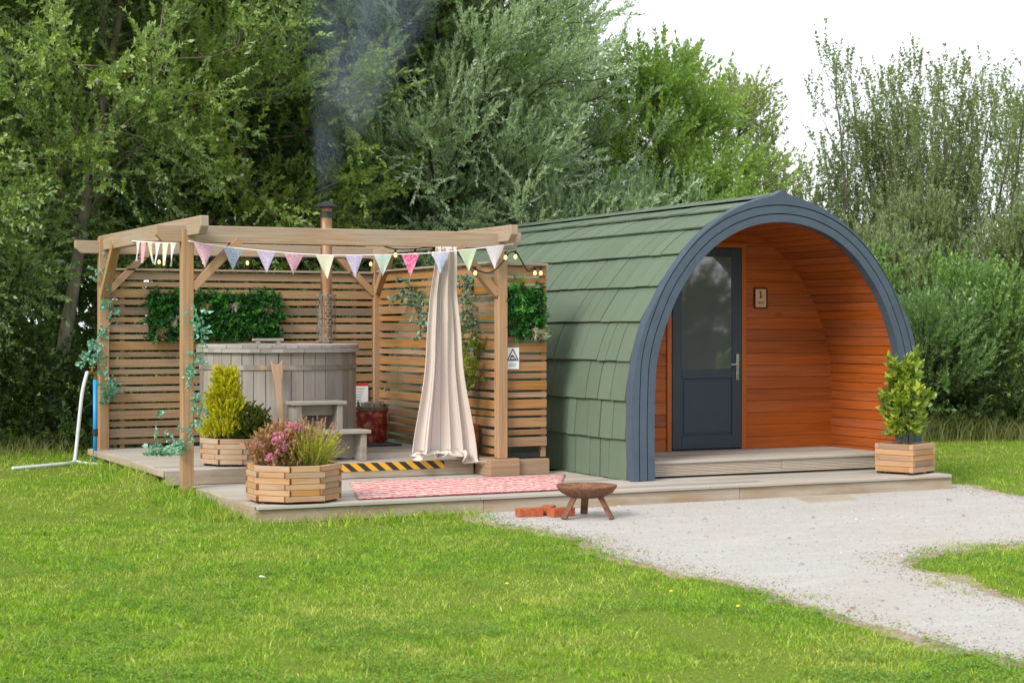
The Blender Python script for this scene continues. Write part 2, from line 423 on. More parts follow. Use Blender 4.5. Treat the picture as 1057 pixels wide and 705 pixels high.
# ------------------------------------------------------------------ mesh helpers
class MB:
    def __init__(s): s.v, s.f, s.uv = [], [], []
    def quad(s, pts, uvs=None):
        b = len(s.v); s.v += [tuple(p) for p in pts]; s.f.append(tuple(range(b, b + len(pts))))
        s.uv.append(uvs if uvs else [(0, 0)] * len(pts))
    def hexa(s, c, axes_len, jitter=True):
        """c: 8 corners, index bits x(1) y(2) z(4); grain along the longest axis"""
        b = len(s.v); s.v += [tuple(p) for p in c]
        F = [(0, 2, 3, 1), (4, 5, 7, 6), (0, 1, 5, 4), (2, 6, 7, 3), (0, 4, 6, 2), (1, 3, 7, 5)]
        g = max(range(3), key=lambda i: axes_len[i])
        o = (random.uniform(0, 50), random.uniform(0, 50)) if jitter else (0, 0)
        oth = [i for i in range(3) if i != g]
        for fi, f in enumerate(F):
            s.f.append(tuple(b + i for i in f)); u = []
            for i in f:
                l = [axes_len[k] * ((i >> k) & 1) for k in range(3)]
                na = (2, 2, 1, 1, 0, 0)[fi]
                if na == g: u.append((o[0] + l[oth[0]] * .3, o[1] + l[oth[1]] + 3.0))
                else:
                    w = [k for k in oth if k != na][0]
                    u.append((o[0] + l[g], o[1] + l[w] + na * .37))
            s.uv.append(u)
    def box(s, c, size, R=None):
        h = [x / 2 for x in size]; c = Vector(c); pts = []
        for i in range(8):
            p = Vector((h[0] * (1 if i & 1 else -1), h[1] * (1 if i & 2 else -1), h[2] * (1 if i & 4 else -1)))
            pts.append(c + (R @ p if R is not None else p))
        s.hexa(pts, size)
    def mm(s, x0, x1, y0, y1, z0, z1): s.box(((x0 + x1) / 2, (y0 + y1) / 2, (z0 + z1) / 2), (abs(x1 - x0), abs(y1 - y0), abs(z1 - z0)))
    def bar(s, p0, p1, w, h, up=(0, 0, 1)):
        p0, p1 = Vector(p0), Vector(p1); d = (p1 - p0); L = d.length; d.normalize(); up = Vector(up)
        if abs(d.dot(up)) > .99: up = Vector((0, 1, 0))
        y = up.cross(d).normalized(); z = d.cross(y)
        R = Matrix((d, y, z)).transposed()
        s.box((p0 + p1) / 2, (L, w, h), R)
    def tube(s, pts, rad, n=8, cap=True, uvs=True):
        pts = [Vector(p) for p in pts]
        if isinstance(rad, (int, float)): rad = [rad] * len(pts)
        t = (pts[1] - pts[0]).normalized(); a = Vector((1, 0, 0)) if abs(t.x) < .9 else Vector((0, 1, 0))
        nrm = (a - t * a.dot(t)).normalized(); b = len(s.v); acc = 0
        for i, p in enumerate(pts):
            t = (pts[min(i + 1, len(pts) - 1)] - pts[max(i - 1, 0)]).normalized()
            nrm = (nrm - t * nrm.dot(t)).normalized(); bi = t.cross(nrm)
            for k in range(n):
                q = 2 * PI * k / n
                s.v.append(tuple(p + (nrm * math.cos(q) + bi * math.sin(q)) * rad[i]))
        for i in range(len(pts) - 1):
            l = (pts[i + 1] - pts[i]).length
            for k in range(n):
                k2 = (k + 1) % n
                s.f.append((b + i * n + k, b + i * n + k2, b + (i + 1) * n + k2, b + (i + 1) * n + k))
                c = 2 * PI * rad[i] / n
                s.uv.append([(acc, k * c), (acc, (k + 1) * c), (acc + l, (k + 1) * c), (acc + l, k * c)])
            acc += l
        if cap:
            s.f.append(tuple(b + k for k in reversed(range(n)))); s.uv.append([(0, 0)] * n)
            e = b + (len(pts) - 1) * n
            s.f.append(tuple(e + k for k in range(n))); s.uv.append([(0, 0)] * n)
    def lathe(s, prof, c=(0, 0, 0), n=32):
        """profile of (r, z), bottom to top on the outside"""
        b = len(s.v); c = Vector(c)
        for r, z in prof:
            for k in range(n):
                q = 2 * PI * k / n
                s.v.append((c.x + r * math.cos(q), c.y + r * math.sin(q), c.z + z))
        for i in range(len(prof) - 1):
            for k in range(n):
                k2 = (k + 1) % n
                s.f.append((b + i * n + k, b + i * n + k2, b + (i + 1) * n + k2, b + (i + 1) * n + k))
                s.uv.append([(0, k / n), (0, (k + 1) / n), (1, (k + 1) / n), (1, k / n)])
    def build(s, name, mat, parent=None, bevel=0, smooth=False, seg=1):
        me = bpy.data.meshes.new(name); me.from_pydata(s.v, [], s.f)
        ul = me.uv_layers.new(name='UVMap')
        flat = np.array([c for f in s.uv for u in f for c in u], dtype=np.float32)
        ul.data.foreach_set('uv', flat)
        me.materials.append(M[mat] if isinstance(mat, str) else mat)
        if smooth: me.polygons.foreach_set('use_smooth', [True] * len(me.polygons))
        o = bpy.data.objects.new(name, me); COL.objects.link(o)
        if bevel:
            md = o.modifiers.new('bevel', 'BEVEL'); md.width = bevel; md.segments = seg; md.limit_method = 'ANGLE'; md.angle_limit = math.radians(40)
        if parent is not None: attach(o, parent)
        return o

def attach(o, parent):
    o.parent = parent
    o.matrix_parent_inverse = Matrix.Translation(-world_loc(parent))

def world_loc(o):
    return Vector(o.location) if o.type == 'EMPTY' else Vector((0, 0, 0))

def tag(o, label=None, cat=None, group=None, kind=None):
    if label: o['label'] = label
    if cat: o['category'] = cat
    if group: o['group'] = group
    if kind: o['kind'] = kind
    return o

def thing(name, label, cat, loc, group=None):
    o = bpy.data.objects.new(name, None); COL.objects.link(o); o.location = loc; o.empty_display_size = .2
    return tag(o, label, cat, group)

def np_mesh(name, V, F, mat, parent=None, smooth=False):
    """V (n,3); F (m,4) quads"""
    me = bpy.data.meshes.new(name)
    V = np.asarray(V, dtype=np.float32); F = np.asarray(F, dtype=np.int32); k = F.shape[1]
    me.vertices.add(len(V)); me.vertices.foreach_set('co', V.ravel())
    me.loops.add(F.size); me.loops.foreach_set('vertex_index', F.ravel())
    me.polygons.add(len(F)); me.polygons.foreach_set('loop_start', np.arange(0, F.size, k, dtype=np.int32))
    me.update(calc_edges=True)
    if smooth: me.polygons.foreach_set('use_smooth', np.ones(len(F), dtype=bool))
    me.materials.append(M[mat] if isinstance(mat, str) else mat)
    o = bpy.data.objects.new(name, me); COL.objects.link(o)
    if parent is not None: attach(o, parent)
    return o

# ------------------------------------------------------------------ terrain
def sstep(t):
    t = np.clip(t, 0, 1); return t * t * (3 - 2 * t)
def ground_z(x, y):
    m = 1 - sstep((np.asarray(x, float) - 3.7) / .5)
    y = np.asarray(y, float)
    return (.05 * sstep((y - 9) / 3.8) + .10 * sstep((y - 12.8) / 2.5)) * m
def gz(x, y): return float(ground_z(x, y))

xs = np.concatenate([np.linspace(-400, -20, 12), np.linspace(-12, 2.8, 20), np.linspace(3.2, 4.6, 15), np.linspace(5, 30, 26), np.linspace(40, 400, 12)])
ys = np.concatenate([np.linspace(-400, -20, 12), np.linspace(-10, 8, 12), np.linspace(8.5, 16, 26), np.linspace(17, 40, 20), np.linspace(55, 500, 12)])
gx, gy = np.meshgrid(xs, ys)
zz = ground_z(gx, gy)
nx, ny = len(xs), len(ys)
idx = np.arange(nx * ny).reshape(ny, nx)
Fq = np.stack([idx[:-1, :-1], idx[:-1, 1:], idx[1:, 1:], idx[1:, :-1]], -1).reshape(-1, 4)
lawn = np_mesh('lawn', np.stack([gx, gy, zz], -1).reshape(-1, 3), Fq, 'lawn', smooth=True)
tag(lawn, kind='structure')

def vnoise(x, y, s, seed=0):
    r = np.random.default_rng(seed); T = r.random((64, 64))
    u, v = x * s, y * s; i, j = np.floor(u).astype(int), np.floor(v).astype(int); fu, fv = sstep(u - i), sstep(v - j)
    g = lambda a, b: T[a % 64, b % 64]
    return (g(i, j) * (1 - fu) + g(i + 1, j) * fu) * (1 - fv) + (g(i, j + 1) * (1 - fu) + g(i + 1, j + 1) * fu) * fv

PATH = [(5.60, 2.0), (5.50, 4.5), (5.449, 6.038), (5.414, 6.502), (5.44, 6.894), (5.45, 7.299), (5.462, 7.74), (5.563, 8.258), (5.56, 8.761),
        (5.557, 9.311), (5.563, 9.808), (5.676, 10.296), (5.814, 10.947), (5.778, 11.488), (5.711, 12.012), (5.80, 12.50), (5.84, 13.3),
        (10.72, 13.3), (11.0, 13.1), (10.82, 12.4), (10.77, 11.94), (10.75, 11.0), (10.5, 10.0), (9.6, 9.45), (8.416, 9.35), (7.931, 9.35), (7.40, 9.28),
        (7.081, 8.974), (6.825, 8.374), (6.772, 7.963), (6.60, 7.254), (6.55, 6.0), (6.6, 4.5), (6.7, 2.0)]
def densify(poly, step=.05, jit=.03, amp=.14):
    out = []; rr = random.Random(3)
    n = len(poly)
    for i in range(n):
        a, b = Vector(poly[i]), Vector(poly[(i + 1) % n]); L = (b - a).length; k = max(1, int(L / step))
        nr = Vector((-(b - a).y, (b - a).x)).normalized()
        for j in range(k):
            q = a.lerp(b, j / k); w = float(vnoise(np.array([q.x]), np.array([q.y]), 2.3, 31)[0]) - .5 + .6 * (float(vnoise(np.array([q.x]), np.array([q.y]), 6.1, 32)[0]) - .5)
            out.append(q + nr * (rr.uniform(-jit, jit) * .5 + w * amp))
    return out
def flat_poly(name, poly, z, mat):
    pts = [Vector((p[0], p[1], z)) for p in poly]
    tris = tessellate_polygon([pts])
    mb = MB(); mb.v = [tuple(p) for p in pts]; mb.f = [tuple(t) for t in tris]; mb.uv = [[(0, 0)] * 3 for _ in tris]
    n = len(pts); up = Vector((0, 0, 1))
    t0 = mb.f[0]; nz = (pts[t0[1]] - pts[t0[0]]).cross(pts[t0[2]] - pts[t0[0]]).z
    if nz < 0: mb.f = [tuple(reversed(t)) for t in mb.f]
    mb.v += [(p.x, p.y, -.02) for p in pts]
    for i in range(n):
        j = (i + 1) % n; mb.f.append((i, j, n + j, n + i)); mb.uv.append([(0, 0)] * 4)
    return mb.build(name, mat)
pp = densify(PATH)
tag(flat_poly('gravel_path', pp, .008, 'path'), kind='structure')
cen = [Vector(p) for p in PATH]
def offset_poly(poly, d):
    out = []; n = len(poly); P = [Vector(p) for p in poly]
    for i in range(n):
        t = (P[(i + 1) % n] - P[i - 1]).normalized(); out.append(P[i] + Vector((-t.y, t.x)) * d)
    return out
area = sum(PATH[i][0] * PATH[(i + 1) % len(PATH)][1] - PATH[(i + 1) % len(PATH)][0] * PATH[i][1] for i in range(len(PATH)))
sgn = -1 if area > 0 else 1
VERGE = offset_poly(PATH, sgn * .10)
tag(flat_poly('soil_verge', densify([tuple(p) for p in VERGE], .05, .05, .26), .004, 'verge'), kind='structure')

def inside(poly, x, y):
    r = np.zeros(len(x), bool); n = len(poly)
    for i in range(n):
        x0, y0 = poly[i]; x1, y1 = poly[(i + 1) % n]
        if y0 == y1: continue
        c = ((y0 > y) != (y1 > y)) & (x < (x1 - x0) * (y - y0) / (y1 - y0) + x0)
        r ^= c
    return r

# view frame of the camera on the ground: used only to spend the blades where a viewer standing near can see them
CAM_A = math.radians(25.7); FWD = np.array([math.sin(CAM_A), math.cos(CAM_A)]); RGT = np.array([math.cos(CAM_A), -math.sin(CAM_A)])

def blades(P, h, w, lean, rng):
    """curved three-point blades as two quads each"""
    n = len(P); a = rng.random(n) * 2 * PI; la = rng.random(n) * 2 * PI
    d = np.stack([np.cos(a), np.sin(a), np.zeros(n)], 1) * (w[:, None] / 2)
    l = np.stack([np.cos(la), np.sin(la), np.zeros(n)], 1) * (lean * h)[:, None]
    up = np.array([0, 0, 1.0])
    m1 = P + up * (h * .55)[:, None] + l * .3; m2 = P + up * (h * .97)[:, None] + l
    V = np.stack([P - d, P + d, m1 + d * .8, m1 - d * .8, m2 + d * .15, m2 - d * .15], 1).reshape(-1, 3)
    b = np.arange(n)[:, None] * 6
    F = np.concatenate([b + np.array([0, 1, 2, 3]), b + np.array([3, 2, 4, 5])], 1).reshape(-1, 4)
    return V, F

def make_grass():
    rng = np.random.default_rng(5)
    Ps = []
    for d0, d1, dens in ((6.6, 8.2, 7500), (8.2, 10, 6000), (10, 12.5, 4600), (12.5, 15.5, 3200), (15.5, 19.5, 1700), (19.5, 26, 900)):
        hw0 = .335 * d1 + .9
        n = int((d1 - d0) * 2 * hw0 * dens)
        d = rng.uniform(d0, d1, n); l = rng.uniform(-hw0, hw0, n)
        keep = np.abs(l) < .31 * d + .8
        xy = l[:, None] * RGT + d[:, None] * FWD
        Ps.append(xy[keep])
    P = np.concatenate(Ps); x, y = P[:, 0], P[:, 1]
    jx, jy = rng.normal(0, .045, len(x)), rng.normal(0, .045, len(x))
    wob = .16 * (vnoise(x, y, 1.7, 4) - .5)
    stray = inside([tuple(p) for p in offset_poly(PATH, sgn * -.22)], x + wob, y + wob)
    nearpath = inside(PATH, x + jx + wob, y + jy + wob) & (stray | (vnoise(x, y, 6.0, 8) < .70) | (rng.random(len(x)) < .4))
    edge = inside([tuple(p) for p in offset_poly(PATH, sgn * .22)], x + wob, y + wob) & ~nearpath
    deck = ((x > 4.0) & (x < 10.66) & (y > 12.76) & (y < 20)) | ((x > 3.8) & (x < 7.4) & (y > 14.5) & (y < 17.7)) | ((x > 7.6) & (x < 10.85) & (y > 13) & (y < 19.4))
    patch = vnoise(x, y, 1.1, 1) * .6 + vnoise(x, y, 3.3, 2) * .4
    thin = rng.random(len(x)) < (.25 + .75 * sstep((patch - .18) / .2)) * (.35 + .65 * sstep((vnoise(x, y, 9.0, 22) - .2) / .4))
    keep = ~nearpath & ~deck & thin & (~edge | (rng.random(len(x)) < .7))
    x, y, patch, edge = x[keep], y[keep], patch[keep], edge[keep]
    n = len(x)
    h = rng.uniform(.012, .030, n) * (.55 + .9 * patch) * (.45 + 1.15 * vnoise(x, y, 11.0, 21)) + .022 * (rng.random(n) < .03)
    # longer where the mower does not reach: along the deck and against the hedges
    dl = ((x > 3.45) & (x < 4.0) & (y > 12.6) & (y < 17.9)) | ((y > 12.35) & (y < 12.8) & (x > 3.8) & (x < 5.9))
    h = np.where(dl & (rng.random(n) < .8), (h + .01) * rng.uniform(1.3, 3.4, n), h)
    w = rng.uniform(.0028, .0052, n) * (1 + .05 * (y - 7).clip(0, 12))
    V, F = blades(np.stack([x, y, ground_z(x, y) - .003], 1), h, w, rng.uniform(.2, 1.5, n), rng)
    o = np_mesh('grass', V, F, 'grass')
    tag(o, 'short mown yellow-green lawn grass around the gravel path', 'grass', kind='stuff')
    print('blades', n)
make_grass()

def make_clover():
    rng = np.random.default_rng(15); n = 60000
    d = rng.uniform(6.6, 15, n) ; d = 6.6 + (d - 6.6) * rng.random(n) ** .35; l = rng.uniform(-1, 1, n) * (.31 * d + .7)
    xy = l[:, None] * RGT + d[:, None] * FWD; x, y = xy[:, 0], xy[:, 1]
    m = (vnoise(x, y, .9, 41) * .6 + vnoise(x, y, 3.1, 42) * .4) > .56
    m &= ~inside(PATH, x, y) & ~((x > 3.7) & (y > 12.7))
    x, y = x[m], y[m]; n = len(x); z = ground_z(x, y) + rng.uniform(.010, .034, n)
    a = rng.random(n) * 6.28; s = rng.uniform(.006, .012, n); t = rng.normal(0, .35, (n, 2))
    out = []
    for k in range(3):
        b = a + k * 2.094; dx, dy = np.cos(b), np.sin(b)
        c = np.stack([x, y, z], 1)
        def p(f, g): return c + np.stack([(dx * f - dy * g) * s, (dy * f + dx * g) * s, s * (t[:, 0] * f + t[:, 1] * g) + s * .25 * f], 1)
        out.append(np.stack([c, p(.7, .55), p(1.15, 0), p(.7, -.55)], 1))
    V = np.concatenate(out).reshape(-1, 3)
    m_ = leafmat('clover_leaf', [(.085, .19, .018), (.13, .26, .03), (.20, .33, .05)], None, .3, .5, .3)
    tag(np_mesh('clover', V, np.arange(len(V), dtype=np.int32).reshape(-1, 4), m_), 'dark green clover patches low in the lawn', 'clover', kind='stuff')
make_clover()

# ------------------------------------------------------------------ foliage machinery
def leaf_quads(base, d, nrm, L, W, fold=.25):
    """arrays -> (n,4,3) kite-shaped leaves with a slight fold"""
    side = np.cross(d, nrm)
    mid = base + d * (L * .45)[:, None]
    return np.stack([base, mid + side * (W / 2)[:, None] + nrm * (W * fold)[:, None], base + d * L[:, None], mid - side * (W / 2)[:, None] + nrm * (W * fold)[:, None]], 1)

def norm(a): return a / np.maximum(1e-6, np.linalg.norm(a, axis=-1, keepdims=True))

def spray_templates(k, n, L, ll, lw, spread, rng, bend=.15):
    out = []
    for _ in range(k):
        t = np.sort(rng.random(n)) ** .85; az = np.arange(n) * 2.4 + rng.random(n) * .9
        bx, by = rng.normal(0, bend, 2)
        base = np.stack([bx * t ** 2 * L, by * t ** 2 * L, t * L], 1)
        rad = np.stack([np.cos(az), np.sin(az), np.zeros(n)], 1)
        ang = np.radians(spread) * rng.uniform(.6, 1.25, n) * (1 - .45 * t)
        d = norm(rad * np.sin(ang)[:, None] + np.array([0, 0, 1.]) * np.cos(ang)[:, None])
        nr = norm(np.cross(np.cross(d, np.array([0, 0, 1.]) + rng.normal(0, .45, (n, 3))), d))
        s = rng.uniform(.65, 1.2, n)
        q = leaf_quads(base, d, nr, ll * s, lw * s)
        tw = np.array([[[0, 0, 0], [.004, 0, 0], [bx * L * .98 + .001, by * L * .98, L * .95], [bx * L * .98, by * L * .98, L * .95]]])
        out.append(np.concatenate([q, tw]))
    return out

def scatter(P, D, S, templates, rng):
    """instances of the sprays baked into one vertex array"""
    n = len(P); out = []
    which = rng.integers(0, len(templates), n)
    z = norm(D); r = rng.normal(size=(n, 3)); x = norm(np.cross(r, z)); y = np.cross(z, x)
    R = np.stack([x, y, z], 2)
    for k, T in enumerate(templates):
        m = which == k
        if not m.any(): continue
        t = T.reshape(-1, 3)
        v = np.einsum('nij,kj->nki', R[m], t) * S[m][:, None, None] + P[m][:, None, :]
        out.append(v.reshape(-1, 3))
    return np.concatenate(out)

def quads_of(V): return np.arange(len(V), dtype=np.int32).reshape(-1, 4)

T_BROAD = spray_templates(10, 30, .46, .064, .031, 62, np.random.default_rng(21))
T_NARROW = spray_templates(10, 36, .50, .066, .021, 50, np.random.default_rng(22))
T_WHIP = spray_templates(8, 20, .42, .050, .033, 70, np.random.default_rng(23), .06)
T_SHOOT = spray_templates(8, 34, .50, .064, .022, 46, np.random.default_rng(24), .08)

def wob_line(p0, p1, k, amt, rng, droop=0):
    t = np.linspace(0, 1, k)[:, None]; p = p0 + (p1 - p0) * t
    o = np.cumsum(rng.normal(0, amt, (k, 3)), 0) * np.sin(t * PI * .5 + .1); o[0] = 0
    p = p + o; p[:, 2] += droop * t[:, 0] ** 2
    return p

def tree(name, label, x, y, h, r, zlow, leaf, temps, seed, cat='tree', group=None, bark='bark_dark', limbs=38, subs=6, step=.13, lean=(0, 0),
         trunk_r=.12, up=.35, shape='dome', stems=1, sub_len=.55, leaf_scale=1.0, droop=0.0, density=1.0, face_cam=True):
    rng = np.random.default_rng(seed); z0 = gz(x, y)
    root = thing(name, label, cat, (x, y, z0), group)
    wood_mb = MB(); P, D = [], []
    for st in range(stems):
        sx = rng.normal(0, .25) if stems > 1 else 0; sy = rng.normal(0, .25) if stems > 1 else 0
        spread = (rng.normal(0, r * .55), rng.normal(0, r * .42)) if stems > 1 else (0, 0)
        hh = h * (rng.uniform(.78, 1.0) if stems > 1 else .97)
        top = np.array([x + lean[0] + sx + spread[0], y + lean[1] + sy + spread[1], z0 + hh]); bot = np.array([x + sx, y + sy, z0 - .1])
        tr = wob_line(bot, top, 12, .07 * h / 8, rng)
        rr = [trunk_r * (1 - .9 * (i / 11)) + .006 for i in range(12)]
        wood_mb.tube(tr, rr, 8)
        tz = (tr[:, 2] - z0) / hh
        n_l = max(3, int(limbs / stems))
        for i in range(n_l):
            u = (i + rng.random()) / n_l
            hz = zlow / h + (1 - zlow / h) * u * .97
            p0 = np.array([np.interp(hz, tz, tr[:, k]) for k in range(3)])
            az = i * 2.39996 + rng.normal(0, .3) + st
            if shape == 'dome': env = r * (max(.12, 1 - (abs(u - .38) / .66) ** 2.2)) ** .6
            elif shape == 'bush': env = r * max(.15, 1 - u ** 2.2) ** .6
            elif shape == 'cone': env = r * (1 - .8 * u)
            else: env = r * (.25 + .75 * math.sin(PI * min(1, u * .8 + .15)))
            env *= rng.uniform(.65, 1.12)
            if stems > 1: env *= .55
            dirv = np.array([math.cos(az), math.sin(az), up + rng.normal(0, .18)])
            p1 = p0 + dirv * env
            if p1[2] > z0 + h: p1[2] = z0 + h * rng.uniform(.95, 1.0)
            lb = wob_line(p0, p1, 6, .05 * env, rng, droop * env)
            wood_mb.tube(lb, [trunk_r * .24 * (1 - j / 6.5) * (1 - .6 * u) + .003 for j in range(6)], 5, cap=False)
            seglist = [lb[2:]]
            for s in range(subs):
                t = rng.uniform(.25, .98); q0 = np.array([np.interp(t * 5, range(6), lb[:, k]) for k in range(3)])
                sd = norm(dirv[None])[0] * .7 + rng.normal(0, .6, 3) + np.array([0, 0, up * .5])
                sl = env * sub_len * rng.uniform(.5, 1.1) * (1.15 - .5 * t) + .18
                q1 = q0 + norm(sd[None])[0] * sl
                seg = wob_line(q0, q1, 4, .05 * sl, rng, droop * sl)
                if sl > .4 and stems == 1: wood_mb.tube(seg, [.008, .006, .005, .003], 4, cap=False)
                seglist.append(seg)
            for seg in seglist:
                L = np.linalg.norm(seg[-1] - seg[0]); k = max(2, int(L / step * density))
                tt = rng.uniform(.15, 1.0, k) * (len(seg) - 1)
                p = np.stack([np.interp(tt, range(len(seg)), seg[:, c]) for c in range(3)], 1)
                bd = norm((seg[-1] - seg[0])[None])
                outw = norm(p - np.array([x + lean[0] * .5, y + lean[1] * .5, z0 + h * .4]))
                d = bd * .7 + outw * .5 + np.array([0, 0, up * .8 + droop * .8]) + rng.normal(0, .45, (k, 3))
                P.append(p + rng.normal(0, .04, (k, 3))); D.append(d)
        # leader
        k = int(10 * density) if stems == 1 else int(60 * density)
        tt = rng.uniform(.6 if stems == 1 else .12, 1.0, k) * 11
        P.append(np.stack([np.interp(tt, range(12), tr[:, c]) for c in range(3)], 1)); D.append(rng.normal(0, .4, (k, 3)) + np.array([0, 0, .8]))
    P = np.concatenate(P); D = np.concatenate(D)
    ok = P[:, 2] > z0 + .05; P, D = P[ok], D[ok]
    S = rng.uniform(.7, 1.25, len(P)) * leaf_scale
    V = scatter(P, D, S, temps, rng)
    wood_mb.build('trunk', bark, root, smooth=True)
    np_mesh('crown', V, quads_of(V), leaf, root)
    STATS.append((name, len(V) // 4))
    return root
STATS = []

G_HEDGE = 'tall trees behind the hot tub enclosure'
tree('willow_tree', 'tall olive-green willow beyond the white hose, its low branches hanging beside the dark hollow', 2.15, 20.4, 9.5, 2.2, .8, 'lf_olive', T_BROAD, 1, limbs=70, subs=9, step=.088, lean=(.2, 0), trunk_r=.14, group=G_HEDGE)
tree('willow_tree', 'olive-green willow with the bare pale grey leaning trunk by the slatted screen', 3.85, 20.3, 9.5, 2.5, 2.3, 'lf_olive', T_BROAD, 2, limbs=64, subs=9, step=.088, bark='bark_pale', lean=(2.1, .3), trunk_r=.085, group=G_HEDGE)
tree('willow_tree', 'tall yellow-green tree above the big leaf panel with light lively sprays', 6.5, 21.6, 9.5, 2.4, 1.8, 'lf_yellow', T_BROAD, 3, limbs=66, subs=9, step=.088, bark='bark', trunk_r=.13, lean=(-.2, .2), group=G_HEDGE)
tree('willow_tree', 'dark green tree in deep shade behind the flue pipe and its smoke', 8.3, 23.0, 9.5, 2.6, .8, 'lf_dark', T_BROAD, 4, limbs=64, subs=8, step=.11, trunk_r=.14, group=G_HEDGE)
tree('willow_tree', 'broad grey-green willow rising behind the curtain and front beam', 9.6, 21.9, 9.0, 2.6, .7, 'lf_grey', T_NARROW, 5, limbs=84, subs=9, step=.088, trunk_r=.14, up=.5, group=G_HEDGE)
tree('willow_tree', 'silvery willow with a loose airy top edge beside the bright green tree', 10.75, 22.1, 7.6, 1.35, .7, 'lf_grey', T_NARROW, 6, limbs=60, subs=8, step=.11, trunk_r=.10, up=.7, group=G_HEDGE)
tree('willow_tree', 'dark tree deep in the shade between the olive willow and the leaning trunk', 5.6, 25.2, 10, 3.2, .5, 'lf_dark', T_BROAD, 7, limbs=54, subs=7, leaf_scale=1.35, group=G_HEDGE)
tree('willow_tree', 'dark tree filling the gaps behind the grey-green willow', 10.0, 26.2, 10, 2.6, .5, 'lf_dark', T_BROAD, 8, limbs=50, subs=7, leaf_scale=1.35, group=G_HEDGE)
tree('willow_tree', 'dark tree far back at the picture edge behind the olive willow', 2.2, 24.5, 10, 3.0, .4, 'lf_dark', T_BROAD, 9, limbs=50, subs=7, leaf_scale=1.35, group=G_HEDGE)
tree('ash_tree', 'bright fresh green tree with a narrow pointed top above the pod roof', 13.1, 22.1, 5.3, 1.3, .9, 'lf_bright', T_BROAD, 10, limbs=60, subs=9, step=.088, trunk_r=.08, up=.35, shape='dome')
tree('birch_tree', 'pale soft green tree behind the bright green one, against the white sky', 16.3, 25.3, 5.6, 1.35, 1.0, 'lf_soft', T_BROAD, 12, limbs=48, subs=7, trunk_r=.09, up=.6)
G_SCRUB = 'grey-green scrub behind the pod roof'
tree('sallow_bush', 'grey-green sallow bush just over the end of the pod roof ridge, beside the willow', 10.9, 20.6, 2.95, 1.1, .4, 'lf_scrub', T_SHOOT, 13, 'bush', G_SCRUB, limbs=34, subs=6, trunk_r=.05, up=.8, shape='bush')
tree('sallow_bush', 'silvery sallow bush with upright tips below the bright green tree', 12.0, 20.5, 3.15, 1.05, .4, 'lf_scrub', T_SHOOT, 14, 'bush', G_SCRUB, limbs=34, subs=6, trunk_r=.05, up=.9, shape='bush')
tree('sallow_bush', 'low green sallow bush nearest the pod roof tip', 13.0, 20.6, 2.8, 1.0, .4, 'lf_bush', T_SHOOT, 15, 'bush', G_SCRUB, limbs=34, subs=6, trunk_r=.05, up=.8, shape='bush')

G_ASP = 'slender open trees against the white sky'
def aspen(label, x, y, h, r, seed, stems, limbs=60):
    return tree('aspen_tree', label, x, y, h, r, .8, 'lf_aspen', T_WHIP, seed, 'tree', G_ASP, bark='bark_whip', limbs=int(limbs * .8), subs=4, step=.145, stems=stems, trunk_r=.020, up=2.0, shape='whip', sub_len=.55, density=.85)
aspen('slender aspen with the tallest thin tip just beyond the pod roof', 17.1, 22.4, 5.55, 1.15, 31, 6, 84)
aspen('slender aspen with many upright whips in the middle of the open row', 18.2, 22.2, 5.5, 1.3, 32, 8, 110)
aspen('slender aspen at the picture edge, thin leafy whips side by side', 19.25, 21.8, 5.3, 1.2, 33, 7, 100)
aspen('shorter thin aspen nearest the pod arch with sky showing through', 16.4, 23.2, 4.5, .95, 34, 5, 70)
aspen('shorter aspen low behind the dark bushes, leaves dense at the base', 17.7, 21.5, 4.5, 1.2, 35, 6, 90)

G_BUSH = 'leafy bushes beside the pod'
def rbush(label, x, y, h, r, seed, leaf='lf_bush'):
    return tree('willow_bush', label, x, y, h, r, .1, leaf, T_SHOOT + T_BROAD[:4], seed, 'bush', G_BUSH, limbs=46, subs=7, trunk_r=.04, up=1.15, shape='bush', sub_len=.7, step=.12)
rbush('dark willow bush tight against the outside of the pod arch', 14.6, 20.2, 2.0, .85, 41, 'lf_bush')
rbush('tall willow bush with pale upright shoots behind the potted laurel', 15.6, 20.2, 2.35, .8, 42, 'lf_aspen')
rbush('wide willow bush with light green tips at the edge of the grass', 16.4, 19.3, 1.8, .9, 43, 'lf_bush')
rbush('willow bush at the picture edge above the far strip of lawn', 17.6, 19.3, 2.8, .85, 44, 'lf_aspen')
rbush('low dark bush at the foot of the taller bushes behind the square planter', 15.2, 18.9, 1.25, .85, 45, 'lf_dark')
rbush('thin grey-green willow bush in the gap below the aspens', 16.8, 20.8, 3.0, .8, 46, 'lf_aspen')

